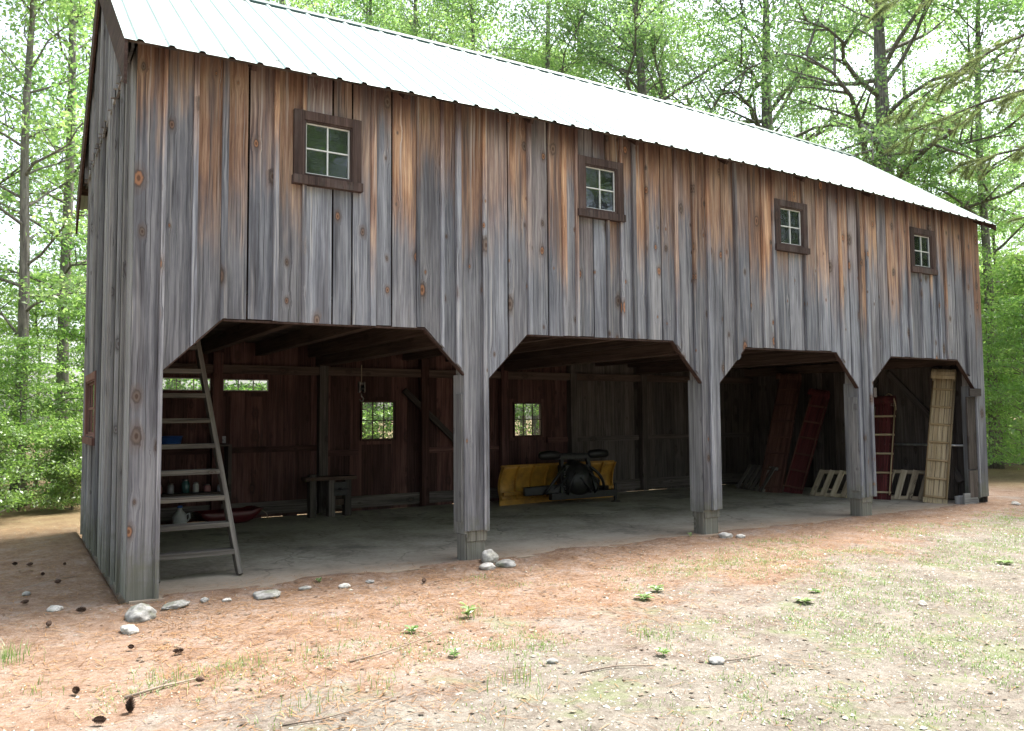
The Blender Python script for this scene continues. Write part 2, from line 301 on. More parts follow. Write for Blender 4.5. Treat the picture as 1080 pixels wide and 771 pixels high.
# ------------------------------------------------------------------ mesh builder
class MB:
    def __init__(s): s.v = []; s.f = []; s.uv = []; s.c = []
    def col(s): return (rnd.random(), rnd.random(), rnd.random())
    def faces(s, verts, faces, uvs, col=None):
        o = len(s.v); s.v += [tuple(p) for p in verts]; col = col or s.col()
        for f, u in zip(faces, uvs):
            s.f.append([i + o for i in f]); s.uv += u; s.c += [col] * len(f)
    def box(s, x0, x1, y0, y1, z0, z1, M4=None, col=None, grain=None):
        L = [(x, y, z) for z in (z0, z1) for y in (y0, y1) for x in (x0, x1)]
        F = [(0, 2, 3, 1), (4, 5, 7, 6), (0, 1, 5, 4), (2, 6, 7, 3), (0, 4, 6, 2), (1, 3, 7, 5)]
        d = (x1 - x0, y1 - y0, z1 - z0)
        g = grain if grain is not None else d.index(max(d)); a, b = [i for i in range(3) if i != g]
        U = []
        for f in F:
            ax = [i for i in range(3) if len({L[k][i] for k in f}) == 1][0]
            if ax == g: U.append([(L[k][a], L[k][b] * .2) for k in f])
            else: U.append([(L[k][a] + L[k][b], L[k][g]) for k in f])
        V = [M4 @ Vector(p) for p in L] if M4 else L
        s.faces(V, F, U, col)
    def bar(s, p0, p1, w, h, upv=(0, 0, 1), col=None):
        """square bar from p0 to p1, w across, h along upv"""
        p0, p1 = Vector(p0), Vector(p1); d = p1 - p0; l = d.length; z = d / l
        y = Vector(upv) - z * Vector(upv).dot(z); y.normalize(); x = y.cross(z)
        mm = Matrix(((x.x, y.x, z.x, p0.x), (x.y, y.y, z.y, p0.y), (x.z, y.z, z.z, p0.z), (0, 0, 0, 1)))
        s.box(-w / 2, w / 2, -h / 2, h / 2, 0, l, mm, col, 2)
    def prism(s, pts, d0, d1, mp, col=None):
        """outline pts in (u,z), extruded from depth d0 to d1 through mp(u,z,d)"""
        n = len(pts); V = [mp(u, z, d0) for u, z in pts] + [mp(u, z, d1) for u, z in pts]
        F = [list(range(n)), list(range(2 * n - 1, n - 1, -1))]
        U = [[pts[i] for i in F[0]], [pts[i - n] for i in F[1]]]
        for i in range(n):
            j = (i + 1) % n; F.append([i, j, j + n, i + n])
            U.append([(pts[i][0], pts[i][1]), (pts[j][0], pts[j][1]), (pts[j][0] + d1 - d0, pts[j][1]), (pts[i][0] + d1 - d0, pts[i][1])])
        s.faces(V, F, U, col)
    def tube(s, pts, rad, sides=8, cap=True, col=None):
        pts = [Vector(p) for p in pts]; n = len(pts)
        if not isinstance(rad, (list, tuple)): rad = [rad] * n
        o = len(s.v); col = col or s.col(); prev = None; l = 0
        for i, p in enumerate(pts):
            d = (pts[min(i + 1, n - 1)] - pts[max(i - 1, 0)]).normalized()
            a = prev if prev is not None else (Vector((1, 0, 0)) if abs(d.x) < .8 else Vector((0, 1, 0)))
            a = (a - d * a.dot(d)).normalized(); prev = a; b = d.cross(a)
            for k in range(sides):
                t = 2 * math.pi * k / sides; s.v.append(tuple(p + (a * math.cos(t) + b * math.sin(t)) * rad[i]))
        for i in range(n - 1):
            l2 = l + (pts[i + 1] - pts[i]).length
            for k in range(sides):
                k2 = (k + 1) % sides
                s.f.append([o + i * sides + k, o + i * sides + k2, o + (i + 1) * sides + k2, o + (i + 1) * sides + k])
                s.uv += [(k * .05, l), (k * .05 + .05, l), (k * .05 + .05, l2), (k * .05, l2)]; s.c += [col] * 4
            l = l2
        if cap:
            for ring, rev in ((0, True), (n - 1, False)):
                f = [o + ring * sides + k for k in range(sides)]
                if rev: f.reverse()
                s.f.append(f); s.uv += [(0, 0)] * sides; s.c += [col] * sides
    def lathe(s, prof, c=(0, 0, 0), sides=16, col=None):
        s.tube([(c[0], c[1], c[2] + z) for r, z in prof], [max(r, .0005) for r, z in prof], sides, True, col)
    def build(s, name, mat, parent=None, smooth=False, bevel=0.0, recalc=True):
        me = bpy.data.meshes.new(name); me.from_pydata(s.v, [], s.f)
        ul = me.uv_layers.new(name='uv'); ul.data.foreach_set('uv', np.array(s.uv, dtype=np.float32).ravel())
        ca = me.color_attributes.new('board', 'FLOAT_COLOR', 'CORNER')
        ca.data.foreach_set('color', np.c_[np.array(s.c, dtype=np.float32), np.ones(len(s.c), dtype=np.float32)].ravel())
        if recalc:
            bm = bmesh.new(); bm.from_mesh(me); bmesh.ops.recalc_face_normals(bm, faces=bm.faces); bm.to_mesh(me); bm.free()
        if smooth: me.shade_smooth()
        me.materials.append(mat)
        o = bpy.data.objects.new(name, me); COL.objects.link(o)
        if parent: o.parent = parent
        if bevel:
            b = o.modifiers.new('bevel', 'BEVEL'); b.width = bevel; b.segments = 2; b.limit_method = 'ANGLE'
        return o

def tag(o, label, cat, group=None, kind=None):
    o['label'] = label; o['category'] = cat
    if group: o['group'] = group
    if kind: o['kind'] = kind
    return o
def empty(name, loc, label=None, cat=None, group=None, rot=(0, 0, 0), scale=1.0):
    o = bpy.data.objects.new(name, None); COL.objects.link(o); o.location = loc; o.rotation_euler = rot
    o.scale = (scale,) * 3; o.empty_display_size = .1
    if label: tag(o, label, cat, group)
    return o
def copy_tree(o, parent=None):
    c = o.copy(); COL.objects.link(c); c.parent = parent
    for ch in list(o.children): copy_tree(ch, c)
    return c

# ------------------------------------------------------------------ ground
L, D, H = 14.3, 5.55, 5.17
def camb(x): t = min(1, max(0, x / L)); return .12 * 4 * t * (1 - t)
def gz(x, y):
    dx = max(-x, x - L, 0); dy = max(-y, y - D, 0); d = math.hypot(dx, dy)
    if .3 < x < L + .4 and -.30 < y < .62:
        return .012 + .020 * noise.noise((x * 1.3, y * 1.5, 6.0)) + .014 * noise.noise((x * 5, y * 5, 2.0)) - max(0, y) * .13 - max(0, -y - .0) * .10
    if d == 0 and 0.02 < x < L - .02 and 0.02 < y < D - .02: return -.14
    a = min(1, d / 1.5)
    z = -.02 + a * (.05 * noise.noise((x * .35, y * .35, 3.1)) + .018 * noise.noise((x * 1.7, y * 1.7, 1.0)))
    z += .010 * noise.noise((x * 5, y * 5, 8.0))
    if y > 7: z += .25 * noise.noise((x * .12, y * .12, 5.0)) * min(1, (y - 7) / 6)
    if x < -1: z += min(.25, (-1 - x) * .06)
    return z
def axis(lo, hi, f0, f1, step, grow=1.25):
    a = list(np.arange(f0, f1, step)); s = step; p = f1
    while p < hi: a.append(p); s *= grow; p += s
    a.append(hi); s = step; p = f0 - s
    b = []
    while p > lo: b.append(p); s *= grow; p -= s
    b.append(lo); return b[::-1] + a
xs = axis(-220, 260, -3.5, 16.5, .08); ys = [v for v in axis(-120, 260, -7.5, .7, .11)]; ys = sorted(ys + [v + .055 for v in ys if -.5 < v < .6])
gv = [(x, y, gz(x, y)) for y in ys for x in xs]; nx = len(xs)
gf = [(j * nx + i, j * nx + i + 1, (j + 1) * nx + i + 1, (j + 1) * nx + i) for j in range(len(ys) - 1) for i in range(nx - 1)]
me = bpy.data.meshes.new('ground'); me.from_pydata(gv, [], gf); me.shade_smooth(); me.materials.append(M['ground'])
go = bpy.data.objects.new('ground', me); COL.objects.link(go); go['kind'] = 'structure'
fl = MB(); 
edge = [(-.0, .03)]
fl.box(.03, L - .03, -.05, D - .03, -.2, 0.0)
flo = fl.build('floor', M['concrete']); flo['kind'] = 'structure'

# ------------------------------------------------------------------ barn
barn = empty('barn', (0, 0, 0), 'old weathered grey timber barn with four open bays and a pale metal roof', 'barn')
SL = .715
POST = [(0, .28), (3.48, 3.80), (7.19, 7.52), (10.62, 10.95), (14.01, 14.3)]
LT = [(.81, 2.98), (4.33, 6.67), (8.07, 10.10), (11.50, 13.46)]
LZ = [(2.61, 2.63), (2.62, 2.64), (2.60, 2.61), (2.58, 2.58)]
BZ = [(2.10, 2.13), (2.09, 2.09), (2.08, 2.06), (2.12, 2.04)]
pbot = [0.0, .34, .33, .31, .12]
knots_u = []                       # (u, z) polyline of the siding's lower edge
for i in range(4):
    a, b = POST[i]; c, d = POST[i + 1]
    knots_u += [(a, pbot[i]), (b, pbot[i]), (b, BZ[i][0]), (LT[i][0], LZ[i][0]), (LT[i][1], LZ[i][1]), (c, BZ[i][1])]
knots_u += [(POST[4][0], pbot[4]), (POST[4][1], pbot[4])]
def lower(u, side):
    """height of the lower edge at u, side -1/+1 picks the limit at a jump"""
    val = None
    for (u0, z0), (u1, z1) in zip(knots_u, knots_u[1:]):
        if u1 - u0 < 1e-9: continue
        if u0 - 1e-6 <= u <= u1 + 1e-6:
            val = z0 + (z1 - z0) * (u - u0) / (u1 - u0)
            if side < 0 or u < u1 - 1e-6: return val
    return val
KU = sorted({k[0] for k in knots_u})

def board_wall(mb, mp, u0, u1, lowf, topf, brk, holes, thick=.025, wlo=.2, whi=.34, gap=.020, jit=.012, batten=.046, bt=.038, ragged=0.0, battens=True, irregular=0.0):
    """vertical boards (and battens over the joints); mp(u,z,d), d grows into the building"""
    edges = [u0]; x = u0
    while x < u1 - wlo: x += rnd.uniform(wlo, whi); edges.append(min(x, u1))
    if u1 - edges[-1] > 1e-6: edges[-1] = u1
    def strip(a, b, d0, d1, col, rag):
        cuts = [a] + [k for k in brk if a + .004 < k < b - .004]
        for h in holes: cuts += [k for k in (h[0], h[1]) if a + .004 < k < b - .004]
        cuts = sorted(set(cuts)) + [b]
        for c0, c1 in zip(cuts, cuts[1:]):
            za, zb = lowf(c0, 1) + rag, lowf(c1, -1) + rag; ta, tb = topf(c0), topf(c1)
            spans = [(za, zb, ta, tb)]
            for h in holes:
                if c0 >= h[0] - 1e-4 and c1 <= h[1] + 1e-4:
                    ns = []
                    for (p, q, r_, s_) in spans:
                        ns += [(p, q, h[2], h[2]), (h[3], h[3], r_, s_)] if p < h[2] < r_ else [(p, q, r_, s_)]
                    spans = ns
            for (p, q, r_, s_) in spans:
                if r_ - p < .01 and s_ - q < .01: continue
                mb.prism([(c0, p), (c1, q), (c1, s_), (c0, r_)], d0, d1, mp, col)
    for a, b in zip(edges, edges[1:]):
        j = rnd.uniform(0, jit); strip(a + gap / 2, b - gap / 2, j, thick + j, mb.col(), rnd.uniform(-ragged, ragged))
    if battens:
        for k in edges[1:-1]:
            if rnd.random() < .30: continue
            w_ = batten * rnd.uniform(.7, 1.35); o_ = rnd.uniform(-.01, .01)
            strip(k - w_ / 2 + o_, k + w_ / 2 + o_, -bt * rnd.uniform(.75, 1.1), -.0005, (rnd.random(), rnd.random(), rnd.choice((rnd.uniform(-.35, .1), rnd.uniform(.75, 1.05)))), rnd.uniform(-ragged, ragged) + rnd.uniform(0, irregular))
    return edges

UPW = [(1.85, 4.43), (5.45, 4.535), (9.07, 4.465), (12.445, 4.43)]
HW, HH = .26, .29
fr_holes = [(x - HW, x + HW, z - HH, z + HH) for x, z in UPW]
mp_front = lambda u, z, d: (u, d, z)
fwm = MB()
board_wall(fwm, mp_front, 0, L, lower, lambda u: 5.24 + camb(u), KU, fr_holes, ragged=.008)
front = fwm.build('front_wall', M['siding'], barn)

# roof ---------------------------------------------------------------------
EO, GO, GR = .25, .13, .16        # eave overhang, gable overhangs left and right
ridge_y = D / 2
def roof_z(x, y): return 5.08 + camb(x) + SL * (EO + (y if y <= ridge_y else D - y))
def roof_slope(mb, back):
    px = []; x = -GO; pitch = .27
    while x < L + GR:
        px += [(x, 0), (x + .10, 0), (x + .118, .022), (x + .152, .022), (x + .17, 0)]; x += pitch
    px = [p for p in px if p[0] < L + GR] + [(L + GR, 0)]
    ny = 9; V = []; F = []; U = []
    for j in range(ny):
        t = j / (ny - 1)
        for k, (x_, h) in enumerate(px):
            y_ = -EO + t * (ridge_y + EO)
            z = roof_z(x_, y_) + h + .006 * noise.noise((x_ * 1.3, y_ * .9, 2 + back))
            if j == 0: z += .004 * noise.noise((x_ * 6, 0, 1))
            if back: y_ = D + .25 * (1 - t) - y_; z -= .25 * (1 - t) * SL
            V.append((x_, y_, z))
    n = len(px)
    for j in range(ny - 1):
        for k in range(n - 1):
            a = j * n + k; F.append((a, a + 1, a + n + 1, a + n)); U.append([(0, 0)] * 4)
    mb.faces(V, F, U)
rm = MB(); roof_slope(rm, 0); roof_slope(rm, 1)
roof = rm.build('roof', M['roof'], barn, recalc=False)
# deck boards under the metal
dk = MB()
for back in (0, 1):
    nseg = 16
    for i in range(nseg):
        xa, xb = -GO + .02 + (L + GO + GR - .04) * i / nseg, -GO + .02 + (L + GO + GR - .04) * (i + 1) / nseg
        ya, yb = -EO + .03, ridge_y
        P = []
        for x_ in (xa, xb):
            for y_ in (ya, yb):
                for dz in (-.035, -.008): P.append((x_, (D - y_) if back else y_, roof_z(x_, y_) + dz))
        F = [(0, 1, 3, 2), (4, 6, 7, 5), (0, 4, 5, 1), (2, 3, 7, 6), (0, 2, 6, 4), (1, 5, 7, 3)]
        dk.faces(P, F, [[(P[k][1], P[k][0]) for k in f] for f in F])
dk.build('roof_deck', M['beam'], roof)
rc = MB()
for i in range(53):
    xa = -GO + (L + GO + GR) * i / 53; xb = xa + (L + GO + GR) / 53 - .03
    za, zb = roof_z(xa, ridge_y) + .035, roof_z(xb, ridge_y) + .035
    for sgn in (-1, 1):
        P = [(xa, ridge_y, za), (xb + .03, ridge_y, zb), (xb + .03, ridge_y + sgn * .16, zb - .16 * SL + (.0)), (xa, ridge_y + sgn * .16, za - .16 * SL)]
        Q = [(p[0], p[1], p[2] - .03 + (.004 if k in (2,) else 0)) for k, p in enumerate(P)]
        rc.faces(P + Q, [(0, 1, 2, 3), (7, 6, 5, 4), (2, 3, 7, 6), (0, 3, 7, 4), (1, 2, 6, 5)], [[(0, 0)] * 4] * 5)
rc.build('ridge_cap', M['ridge'], roof)
x_ = 1.05
while x_ < L:
    ra = MB(); ra.bar((x_, -.15, roof_z(x_, -.15) - .075), (x_, .6, roof_z(x_, .6) - .075), .05, .07); x_ += 1.64
    ra.build('rafter_tail', M['trim'], barn)
def rake(x0, x1):
    for back in (0, 1):
        bg_ = MB(); P = []
        for y_ in (-EO + .01 - (.22 if back else 0), ridge_y):
            for dz in (-.42 if x0 < 5 else -.12, -.010):
                for x_ in (x0, x1): P.append((x_, (D - y_) if back else y_, roof_z(0 if x0 < 5 else L, y_) + dz))
        F = [(0, 1, 3, 2), (4, 6, 7, 5), (0, 4, 5, 1), (2, 3, 7, 6), (0, 2, 6, 4), (1, 5, 7, 3)]
        bg_.faces(P, F, [[(P[k][2], P[k][1]) for k in f] for f in F])
        bg_.build('rake_board', M['trim'], barn)
rake(-GO + .003, -GO + .03); rake(L + GR - .03, L + GR - .003)
# gable ends -----------------------------------------------------------------
SWIN = (3.05, 4.35, 1.42, 2.14)
mp_left = lambda u, z, d: (d, u, z)
lw = MB()
gt = lambda u: roof_z(0, u) - .05
board_wall(lw, mp_left, .03, D, lambda u, s: 0.0, lambda u: min(gt(u), 5.16), [ridge_y], [SWIN], ragged=.015, wlo=.16, whi=.28)
board_wall(lw, lambda u, z, d: (d - .045, u, z), .0, D, lambda u, s: 5.12, gt, [ridge_y], [], ragged=.012, wlo=.16, whi=.26, battens=True)
lw.build('gable_wall', M['siding_grey'], barn)
rw = MB()
mp_right = lambda u, z, d: (L - d, u, z)
board_wall(rw, mp_right, .03, D, lambda u, s: 0.0, lambda u: roof_z(L, u) - .05, [ridge_y], [], ragged=.015, gap=.004)
rw.build('gable_wall', M['inside_grey'], barn)
# back wall -------------------------------------------------------------------
BW = [(1.02, 1.83, 2.06, 2.30), (1.98, 2.75, 2.06, 2.29), (4.35, 5.02, 1.22, 1.93), (7.52, 8.20, 1.22, 1.91)]
mp_back = lambda u, z, d: (u, D - d, z)
bw = MB()
board_wall(bw, mp_back, .03, 8.9, lambda u, s: .0, lambda u: 5.24 + camb(u), [], BW, ragged=.014, wlo=.22, whi=.36, gap=.004)
bw2 = MB(); board_wall(bw2, mp_back, 8.905, L - .03, lambda u, s: .0, lambda u: 5.24 + camb(u), [], [], ragged=.012, wlo=.2, whi=.34, gap=.004)
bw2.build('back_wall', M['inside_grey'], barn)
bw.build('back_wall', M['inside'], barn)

# posts ------------------------------------------------------------------------
for i, (a, b) in enumerate(POST):
    p = MB()
    x0, x1 = a + .032, b - .02
    if i == 0: x0, x1 = .035, .25
    if i == 4: x1 = L - .035
    p.box(x0, x1, .033, .28, .0 if i == 0 else .22, 2.86)
    po = p.build('post', M['timber'], barn, bevel=.006)
    if i:
        q = MB(); q.box(x0 + .012, x1 - .02, .045, .27, -.05, .24, Matrix.Translation((0, 0, 0)) @ Matrix.Rotation(R(rnd.uniform(-1, 1)), 4, 'Y'))
        q.box(x0 - .01, x0 + .01, .06, .25, -.04, .30)
        q.build('footing', M['grey_sill'] if i == 4 else M['timber'], po, bevel=.008)
        q = MB(); q.box(a + .002, a + .030, .03, .285, pbot[i] - .03, 2.12)
        if i == 1 or i == 3: q.box(a - .022, a + .0, .05, .20, pbot[i] + .1, 1.9)
        q.build('cladding_board', M['siding_grey'], po)
# arch trim ----------------------------------------------------------------------
for i in range(4):
    t_ = MB()
    P = [(POST[i][1], BZ[i][0]), (LT[i][0], LZ[i][0]), (LT[i][1], LZ[i][1]), (POST[i + 1][0], BZ[i][1])]
    for (ua, za), (ub, zb) in zip(P, P[1:]):
        t_.prism([(ua, za - .022), (ub, zb - .022), (ub, zb - .004), (ua, za - .004)], .012, .075, mp_front)
    t_.build('arch_trim', M['trim'], barn)
# loft -----------------------------------------------------------------------------
lf = MB()
y_ = .05
while y_ < D - .2:
    lf.box(.06, L - .06, y_, min(y_ + .245, D - .06), 2.88, 2.91); y_ += .25
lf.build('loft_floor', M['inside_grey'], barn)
x_ = .75
while x_ < L - .4:
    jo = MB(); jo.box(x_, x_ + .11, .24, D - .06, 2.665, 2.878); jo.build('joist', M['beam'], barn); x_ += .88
for px_ in (.14, 3.64, 7.35, 10.78, 14.12):
    b_ = MB(); b_.box(px_ - .11, px_ + .11, .29, D - .06, 2.52, 2.70)
    b_.build('tie_beam', M['beam'], barn, bevel=.008)
b_ = MB(); b_.box(.06, L - .06, .05, .23, 2.66, 2.86); b_.build('front_girt', M['beam'], barn)
# framing on the back wall
for px_ in (1.90, 3.64, 5.55, 7.25, 8.9, 10.78, 12.5):
    b_ = MB(); b_.box(px_ - .075, px_ + .075, D - .19, D - .04, .02, 2.52 if px_ in (3.64, 7.35, 10.78) else 2.69)
    b_.build('stud', M['inside_grey'] if px_ == 3.64 or px_ > 8 else M['inside'], barn)
b_ = MB()
b_.box(.1, L - .1, D - .09, D - .042, .06, .26); b_.build('sill_beam', M['inside_grey'], barn)
for (xa, xb, z) in ((.1, 1.8, 1.12), (1.99, 3.55, 1.12), (3.73, 4.3, 1.02), (5.65, 7.16, 1.02), (8.3, 8.8, 1.15), (9.0, 10.68, 1.15), (10.88, 12.4, 1.15), (12.6, 14.1, 1.15)):
    b_ = MB(); b_.box(xa, xb, D - .10, D - .042, z - .05, z + .05); b_.build('wall_rail', M['inside_grey'] if xa > 8.8 else M['inside'], barn)
b_ = MB(); b_.box(.1, L - .1, D - .16, D - .042, 2.36, 2.50); b_.build('wall_plate', M['beam'], barn)
for (xa, za, xb, zb) in ((5.15, 2.12, 6.35, 1.05),):
    b_ = MB(); b_.bar((xa, D - .13, za), (xb, D - .13, zb), .1, .06, (0, 1, 0)); b_.build('brace', M['inside_grey'], barn)
# framing on the right wall
for y_ in (.62, 1.95, 3.6, 5.1):
    b_ = MB(); b_.box(L - .18, L - .045, y_ - .07, y_ + .07, .03, 2.69); b_.build('stud', M['inside_grey'], barn)
for (ya, za, yb, zb) in ((.74, 1.3, 1.85, 2.45), (2.05, 2.4, 2.9, 1.35), (.45, .35, 1.0, 1.25)):
    b_ = MB(); b_.bar((L - .11, ya, za), (L - .11, yb, zb), .11, .06, (1, 0, 0)); b_.build('brace', M['inside_grey'], barn)
b_ = MB(); b_.tube([(L - .22, .25, 1.03), (L - .22, 1.95, 1.015)], .022, 10); b_.build('pipe_rail', M['pipe'], barn, True)
b_ = MB(); b_.box(13.55, 13.98, .035, .07, .0, .20); b_.box(13.62, 14.0, .08, .26, .0, .14); b_.build('sill_board', M['grey_sill'], barn, bevel=.005)
b_ = MB(); b_.box(13.70, 14.06, -.055, -.026, 1.93, 2.07); b_.box(13.74, 13.99, .03, .06, .62, 1.92); b_.box(13.74, 13.99, .03, .06, .12, .60); b_.build('cross_block', M['inside_grey'], barn)
b_ = MB(); b_.box(10.93, 11.0, -.05, -.027, 1.90, 2.05); b_.build('cross_block', M['inside_grey'], barn)

# windows -----------------------------------------------------------------------------
def window(mp, u0, u1, z0, z1, cols, rows, casing, depth, fmat, gmat, mun, sillw=.03, muw=.014, name='window', out=-.052):
    """casing round the hole u0..u1, z0..z1; a sash with muntins, one pane of glass"""
    c = MB(); e = casing
    if e:
        for (a, b, p, q) in ((u0 - e, u0, z0 - .01, z1 + e * .95), (u1, u1 + e, z0 - .01, z1 + e * .95), (u0 + .001, u1 - .001, z1, z1 + e * .92)):
            c.prism([(a, p), (b, p), (b, q), (a, q)], out + rnd.uniform(0, .006), .03, mp)
        c.prism([(u0 - e - sillw, z0 - e), (u1 + e + sillw, z0 - e), (u1 + e + sillw, z0 - .011), (u0 - e - sillw, z0 - .011)], out - .02, .03, mp)
    # reveal
    for (a, b, p, q) in ((u0 + .001, u0 + .02, z0 + .001, z1 - .001), (u1 - .02, u1 - .001, z0 + .001, z1 - .001), (u0 + .021, u1 - .021, z0 + .001, z0 + .02), (u0 + .021, u1 - .021, z1 - .02, z1 - .001)):
        c.prism([(a, p), (b, p), (b, q), (a, q)], out + .012, depth + .02, mp)
    wo_ = c.build(name, fmat, barn)
    s_ = MB(); a0, a1, b0, b1 = u0 + .021, u1 - .021, z0 + .021, z1 - .021
    d0, d1 = depth - .022, depth
    def bar_(a, b, p, q): s_.prism([(a, p), (b, p), (b, q), (a, q)], d0, d1, mp)
    bar_(a0, a0 + muw, b0, b1); bar_(a1 - muw, a1, b0, b1); bar_(a0 + muw, a1 - muw, b0, b0 + muw); bar_(a0 + muw, a1 - muw, b1 - muw, b1)
    for k in range(1, cols):
        x = a0 + (a1 - a0) * k / cols; bar_(x - muw / 2, x + muw / 2, b0 + muw, b1 - muw)
    for k in range(1, rows):
        z = b0 + (b1 - b0) * k / rows
        for j in range(cols):
            xa = a0 + (a1 - a0) * j / cols + muw / 2 + .001; xb = a0 + (a1 - a0) * (j + 1) / cols - muw / 2 - .001
            if j == 0: xa += muw / 2
            if j == cols - 1: xb -= muw / 2
            bar_(xa, xb, z - muw / 2, z + muw / 2)
    s_.build('sash', mun, wo_)
    g_ = MB(); g_.prism([(a0 + .002, b0 + .002), (a1 - .002, b0 + .002), (a1 - .002, b1 - .002), (a0 + .002, b1 - .002)], depth - .012, depth - .008, mp)
    g_.build('pane', gmat, wo_)
    return wo_
for (x, z) in UPW:
    window(mp_front, x - HW, x + HW, z - HH, z + HH, 2, 2, .102, .01, M['frame'], M['glass'], M['muntin'], sillw=.012)
window(mp_left, *SWIN, 3, 2, .10, .01, M['red_frame'], M['glass'], M['red_frame'], .02, .03)
for k, (a, b, p, q) in enumerate(BW):
    window(mp_back, a, b, p, q, 3, 1 if k < 2 else 2, .07, .06, M['inside'], M['clear'], M['frame'] if k > 1 else M['muntin'], .01, .014, out=-.045)

# ------------------------------------------------------------------ things inside
# ladder stair
ld = empty('ladder', (1.05, .62, 0), 'steep open wooden ladder with plank treads leaning up to the loft in the first bay', 'ladder')
st0, st1 = Vector((0.12, .08, 0)), Vector((-.20, 1.02, 2.66))
for dx in (0, -.80):
    b_ = MB(); b_.bar(st0 + Vector((dx, 0, 0)), st1 + Vector((dx, 0, .02)), .05, .17, (0, 1, .3)); b_.build('stringer', M['ladder'], ld, bevel=.004)
for k in range(9):
    t = (k + .9) / 9.7; p = st0.lerp(st1, t)
    b_ = MB(); b_.box(p.x - .775, p.x - .025, p.y - .09, p.y + .09, p.z - .025, p.z + .025); b_.build('tread', M['ladder'], ld, bevel=.003)
# shelf on the back wall
sh = empty('shelf_unit', (1.3, 5.05, 0), 'dark rough wooden shelf behind the ladder against the back wall', 'shelf')
for z in (.50, 1.23):
    b_ = MB(); b_.box(-.75, .75, -.02, .29, z - .03, z); b_.build('shelf', M['inside_grey'], sh)
for dx in (-.75, .70):
    b_ = MB(); b_.box(dx, dx + .05, -.02, .29, .0, .469); b_.box(dx, dx + .05, -.02, .29, .5, 1.199); b_.build('upright', M['inside_grey'], sh)
b_ = MB(); b_.lathe([(.12, 0), (.15, .02), (.175, .13), (.185, .13), (.18, .14), (.165, .14), (.145, .03), (.0, .025)], sides=20)
o = b_.build('plastic_basin', M['blue_plastic'], None, True); o.location = (1.17, 5.18, 1.232); tag(o, 'blue plastic basin on the upper shelf behind the ladder', 'basin')
jars = [(.86, .05, .17, 'jar_grey', 'grey tin at the left end of the row on the shelf behind the ladder'), (1.02, .045, .13, 'jar_pink', 'small pinkish pot in the row on the shelf behind the ladder'),
        (1.18, .05, .15, 'jar_grey', 'grey tin left of the dark green jar on the shelf behind the ladder'), (1.40, .06, .20, 'jar_green', 'dark green glass jar, tallest in the row on the shelf'),
        (1.55, .045, .15, 'white_plastic', 'white jar beside the dark green jar on the shelf'), (1.72, .055, .11, 'jar_pink', 'squat pinkish pot right of the white jar on the shelf'), (1.9, .045, .10, 'jar_grey', 'low grey pot at the right end of the row on the shelf')]
for x, r_, h, mt, lb in jars:
    e = empty('jar', (x, 5.16 + rnd.uniform(-.03, .03), .502), lb, 'jar', 'jars in a row on the shelf')
    b_ = MB(); b_.lathe([(r_ * .9, 0), (r_, .01), (r_, h * .75), (r_ * .72, h * .86), (r_ * .72, h * .9)], sides=14); b_.build('body', M[mt], e, True)
    b_ = MB(); b_.lathe([(r_ * .78, h * .9), (r_ * .8, h * .91), (r_ * .8, h), (r_ * .7, h + .004)], sides=14); b_.build('lid', M['worn_steel'], e, True)
jg = empty('jug', (1.27, 4.85, 0.002), 'white plastic jug on the floor under the shelf', 'jug')
b_ = MB(); b_.lathe([(.085, 0), (.1, .015), (.1, .18), (.085, .22), (.04, .27), (.032, .29), (.032, .31)], sides=16); b_.build('body', M['white_plastic'], jg, True)
b_ = MB(); b_.lathe([(.036, .31), (.038, .312), (.038, .335), (.03, .34)], sides=12); b_.build('cap', M['blue_plastic'], jg, True)
b_ = MB(); b_.tube([(.09, 0, .2), (.135, 0, .22), (.14, 0, .15), (.098, 0, .10)], .013, 8); b_.build('handle', M['white_plastic'], jg, True)
# red sled / tub
sd_ = empty('plastic_sled', (2.0, 5.0, .002), 'red plastic tub sled lying on the floor right of the shelf jug', 'sled', rot=(0, 0, R(8)))
b_ = MB(); V = []; F = []
nu, nv = 18, 9
for i in range(nu + 1):
    for j in range(nv + 1):
        a, c = i / nu * 2 - 1, j / nv * 2 - 1
        rr = max(abs(a) ** 3, abs(c) ** 4); V.append((a * .48, c * .22, .02 + .19 * rr ** 1.2 + .02 * (a > .7)))
for i in range(nu):
    for j in range(nv):
        k = i * (nv + 1) + j; F.append((k, k + nv + 1, k + nv + 2, k + 1))
b_.faces(V, F, [[(0, 0)] * 4] * len(F)); o = b_.build('shell', M['red_plastic'], sd_, True)
md = o.modifiers.new('thick', 'SOLIDIFY'); md.thickness = .012
b_ = MB(); b_.tube([(.48, -.1, .2), (.6, -.05, .12), (.66, .02, .03), (.6, .1, .02)], .007, 6); b_.build('pull_cord', M['rope'], sd_, True)
# outlet box
o = MB(); o.box(1.96, 2.04, D - .145, D - .105, 1.24, 1.35); o.lathe([(.022, 0), (.022, .02)], (2.0, D - .15, 1.28)); o.build('outlet_box', M['jar_grey'], barn)
# bench with vise by the back wall
bn = empty('workbench', (3.95, 5.05, 0), 'dark heavy wooden trestle bench below the first back window', 'workbench')
for dx in (-.62, -.30, -.02):
    b_ = MB(); b_.box(dx - .055, dx + .055, -.1, .05, 0, .60 if dx > -.6 else .70); b_.build('leg', M['inside_grey'], bn, bevel=.006)
b_ = MB(); b_.box(-.75, .12, -.13, .14, .60, .66); b_.box(-.24, -.08, -.06, .10, .18, .28); b_.build('top', M['beam'], bn, bevel=.006)
b_ = MB(); b_.box(-.27, -.05, -.11, -.03, .34, .56); b_.tube([(-.16, -.22, .45), (-.16, -.02, .45)], .02, 10); b_.tube([(-.26, -.22, .45), (-.06, -.22, .45)], .009, 8); b_.build('vise', M['black_steel'], bn)
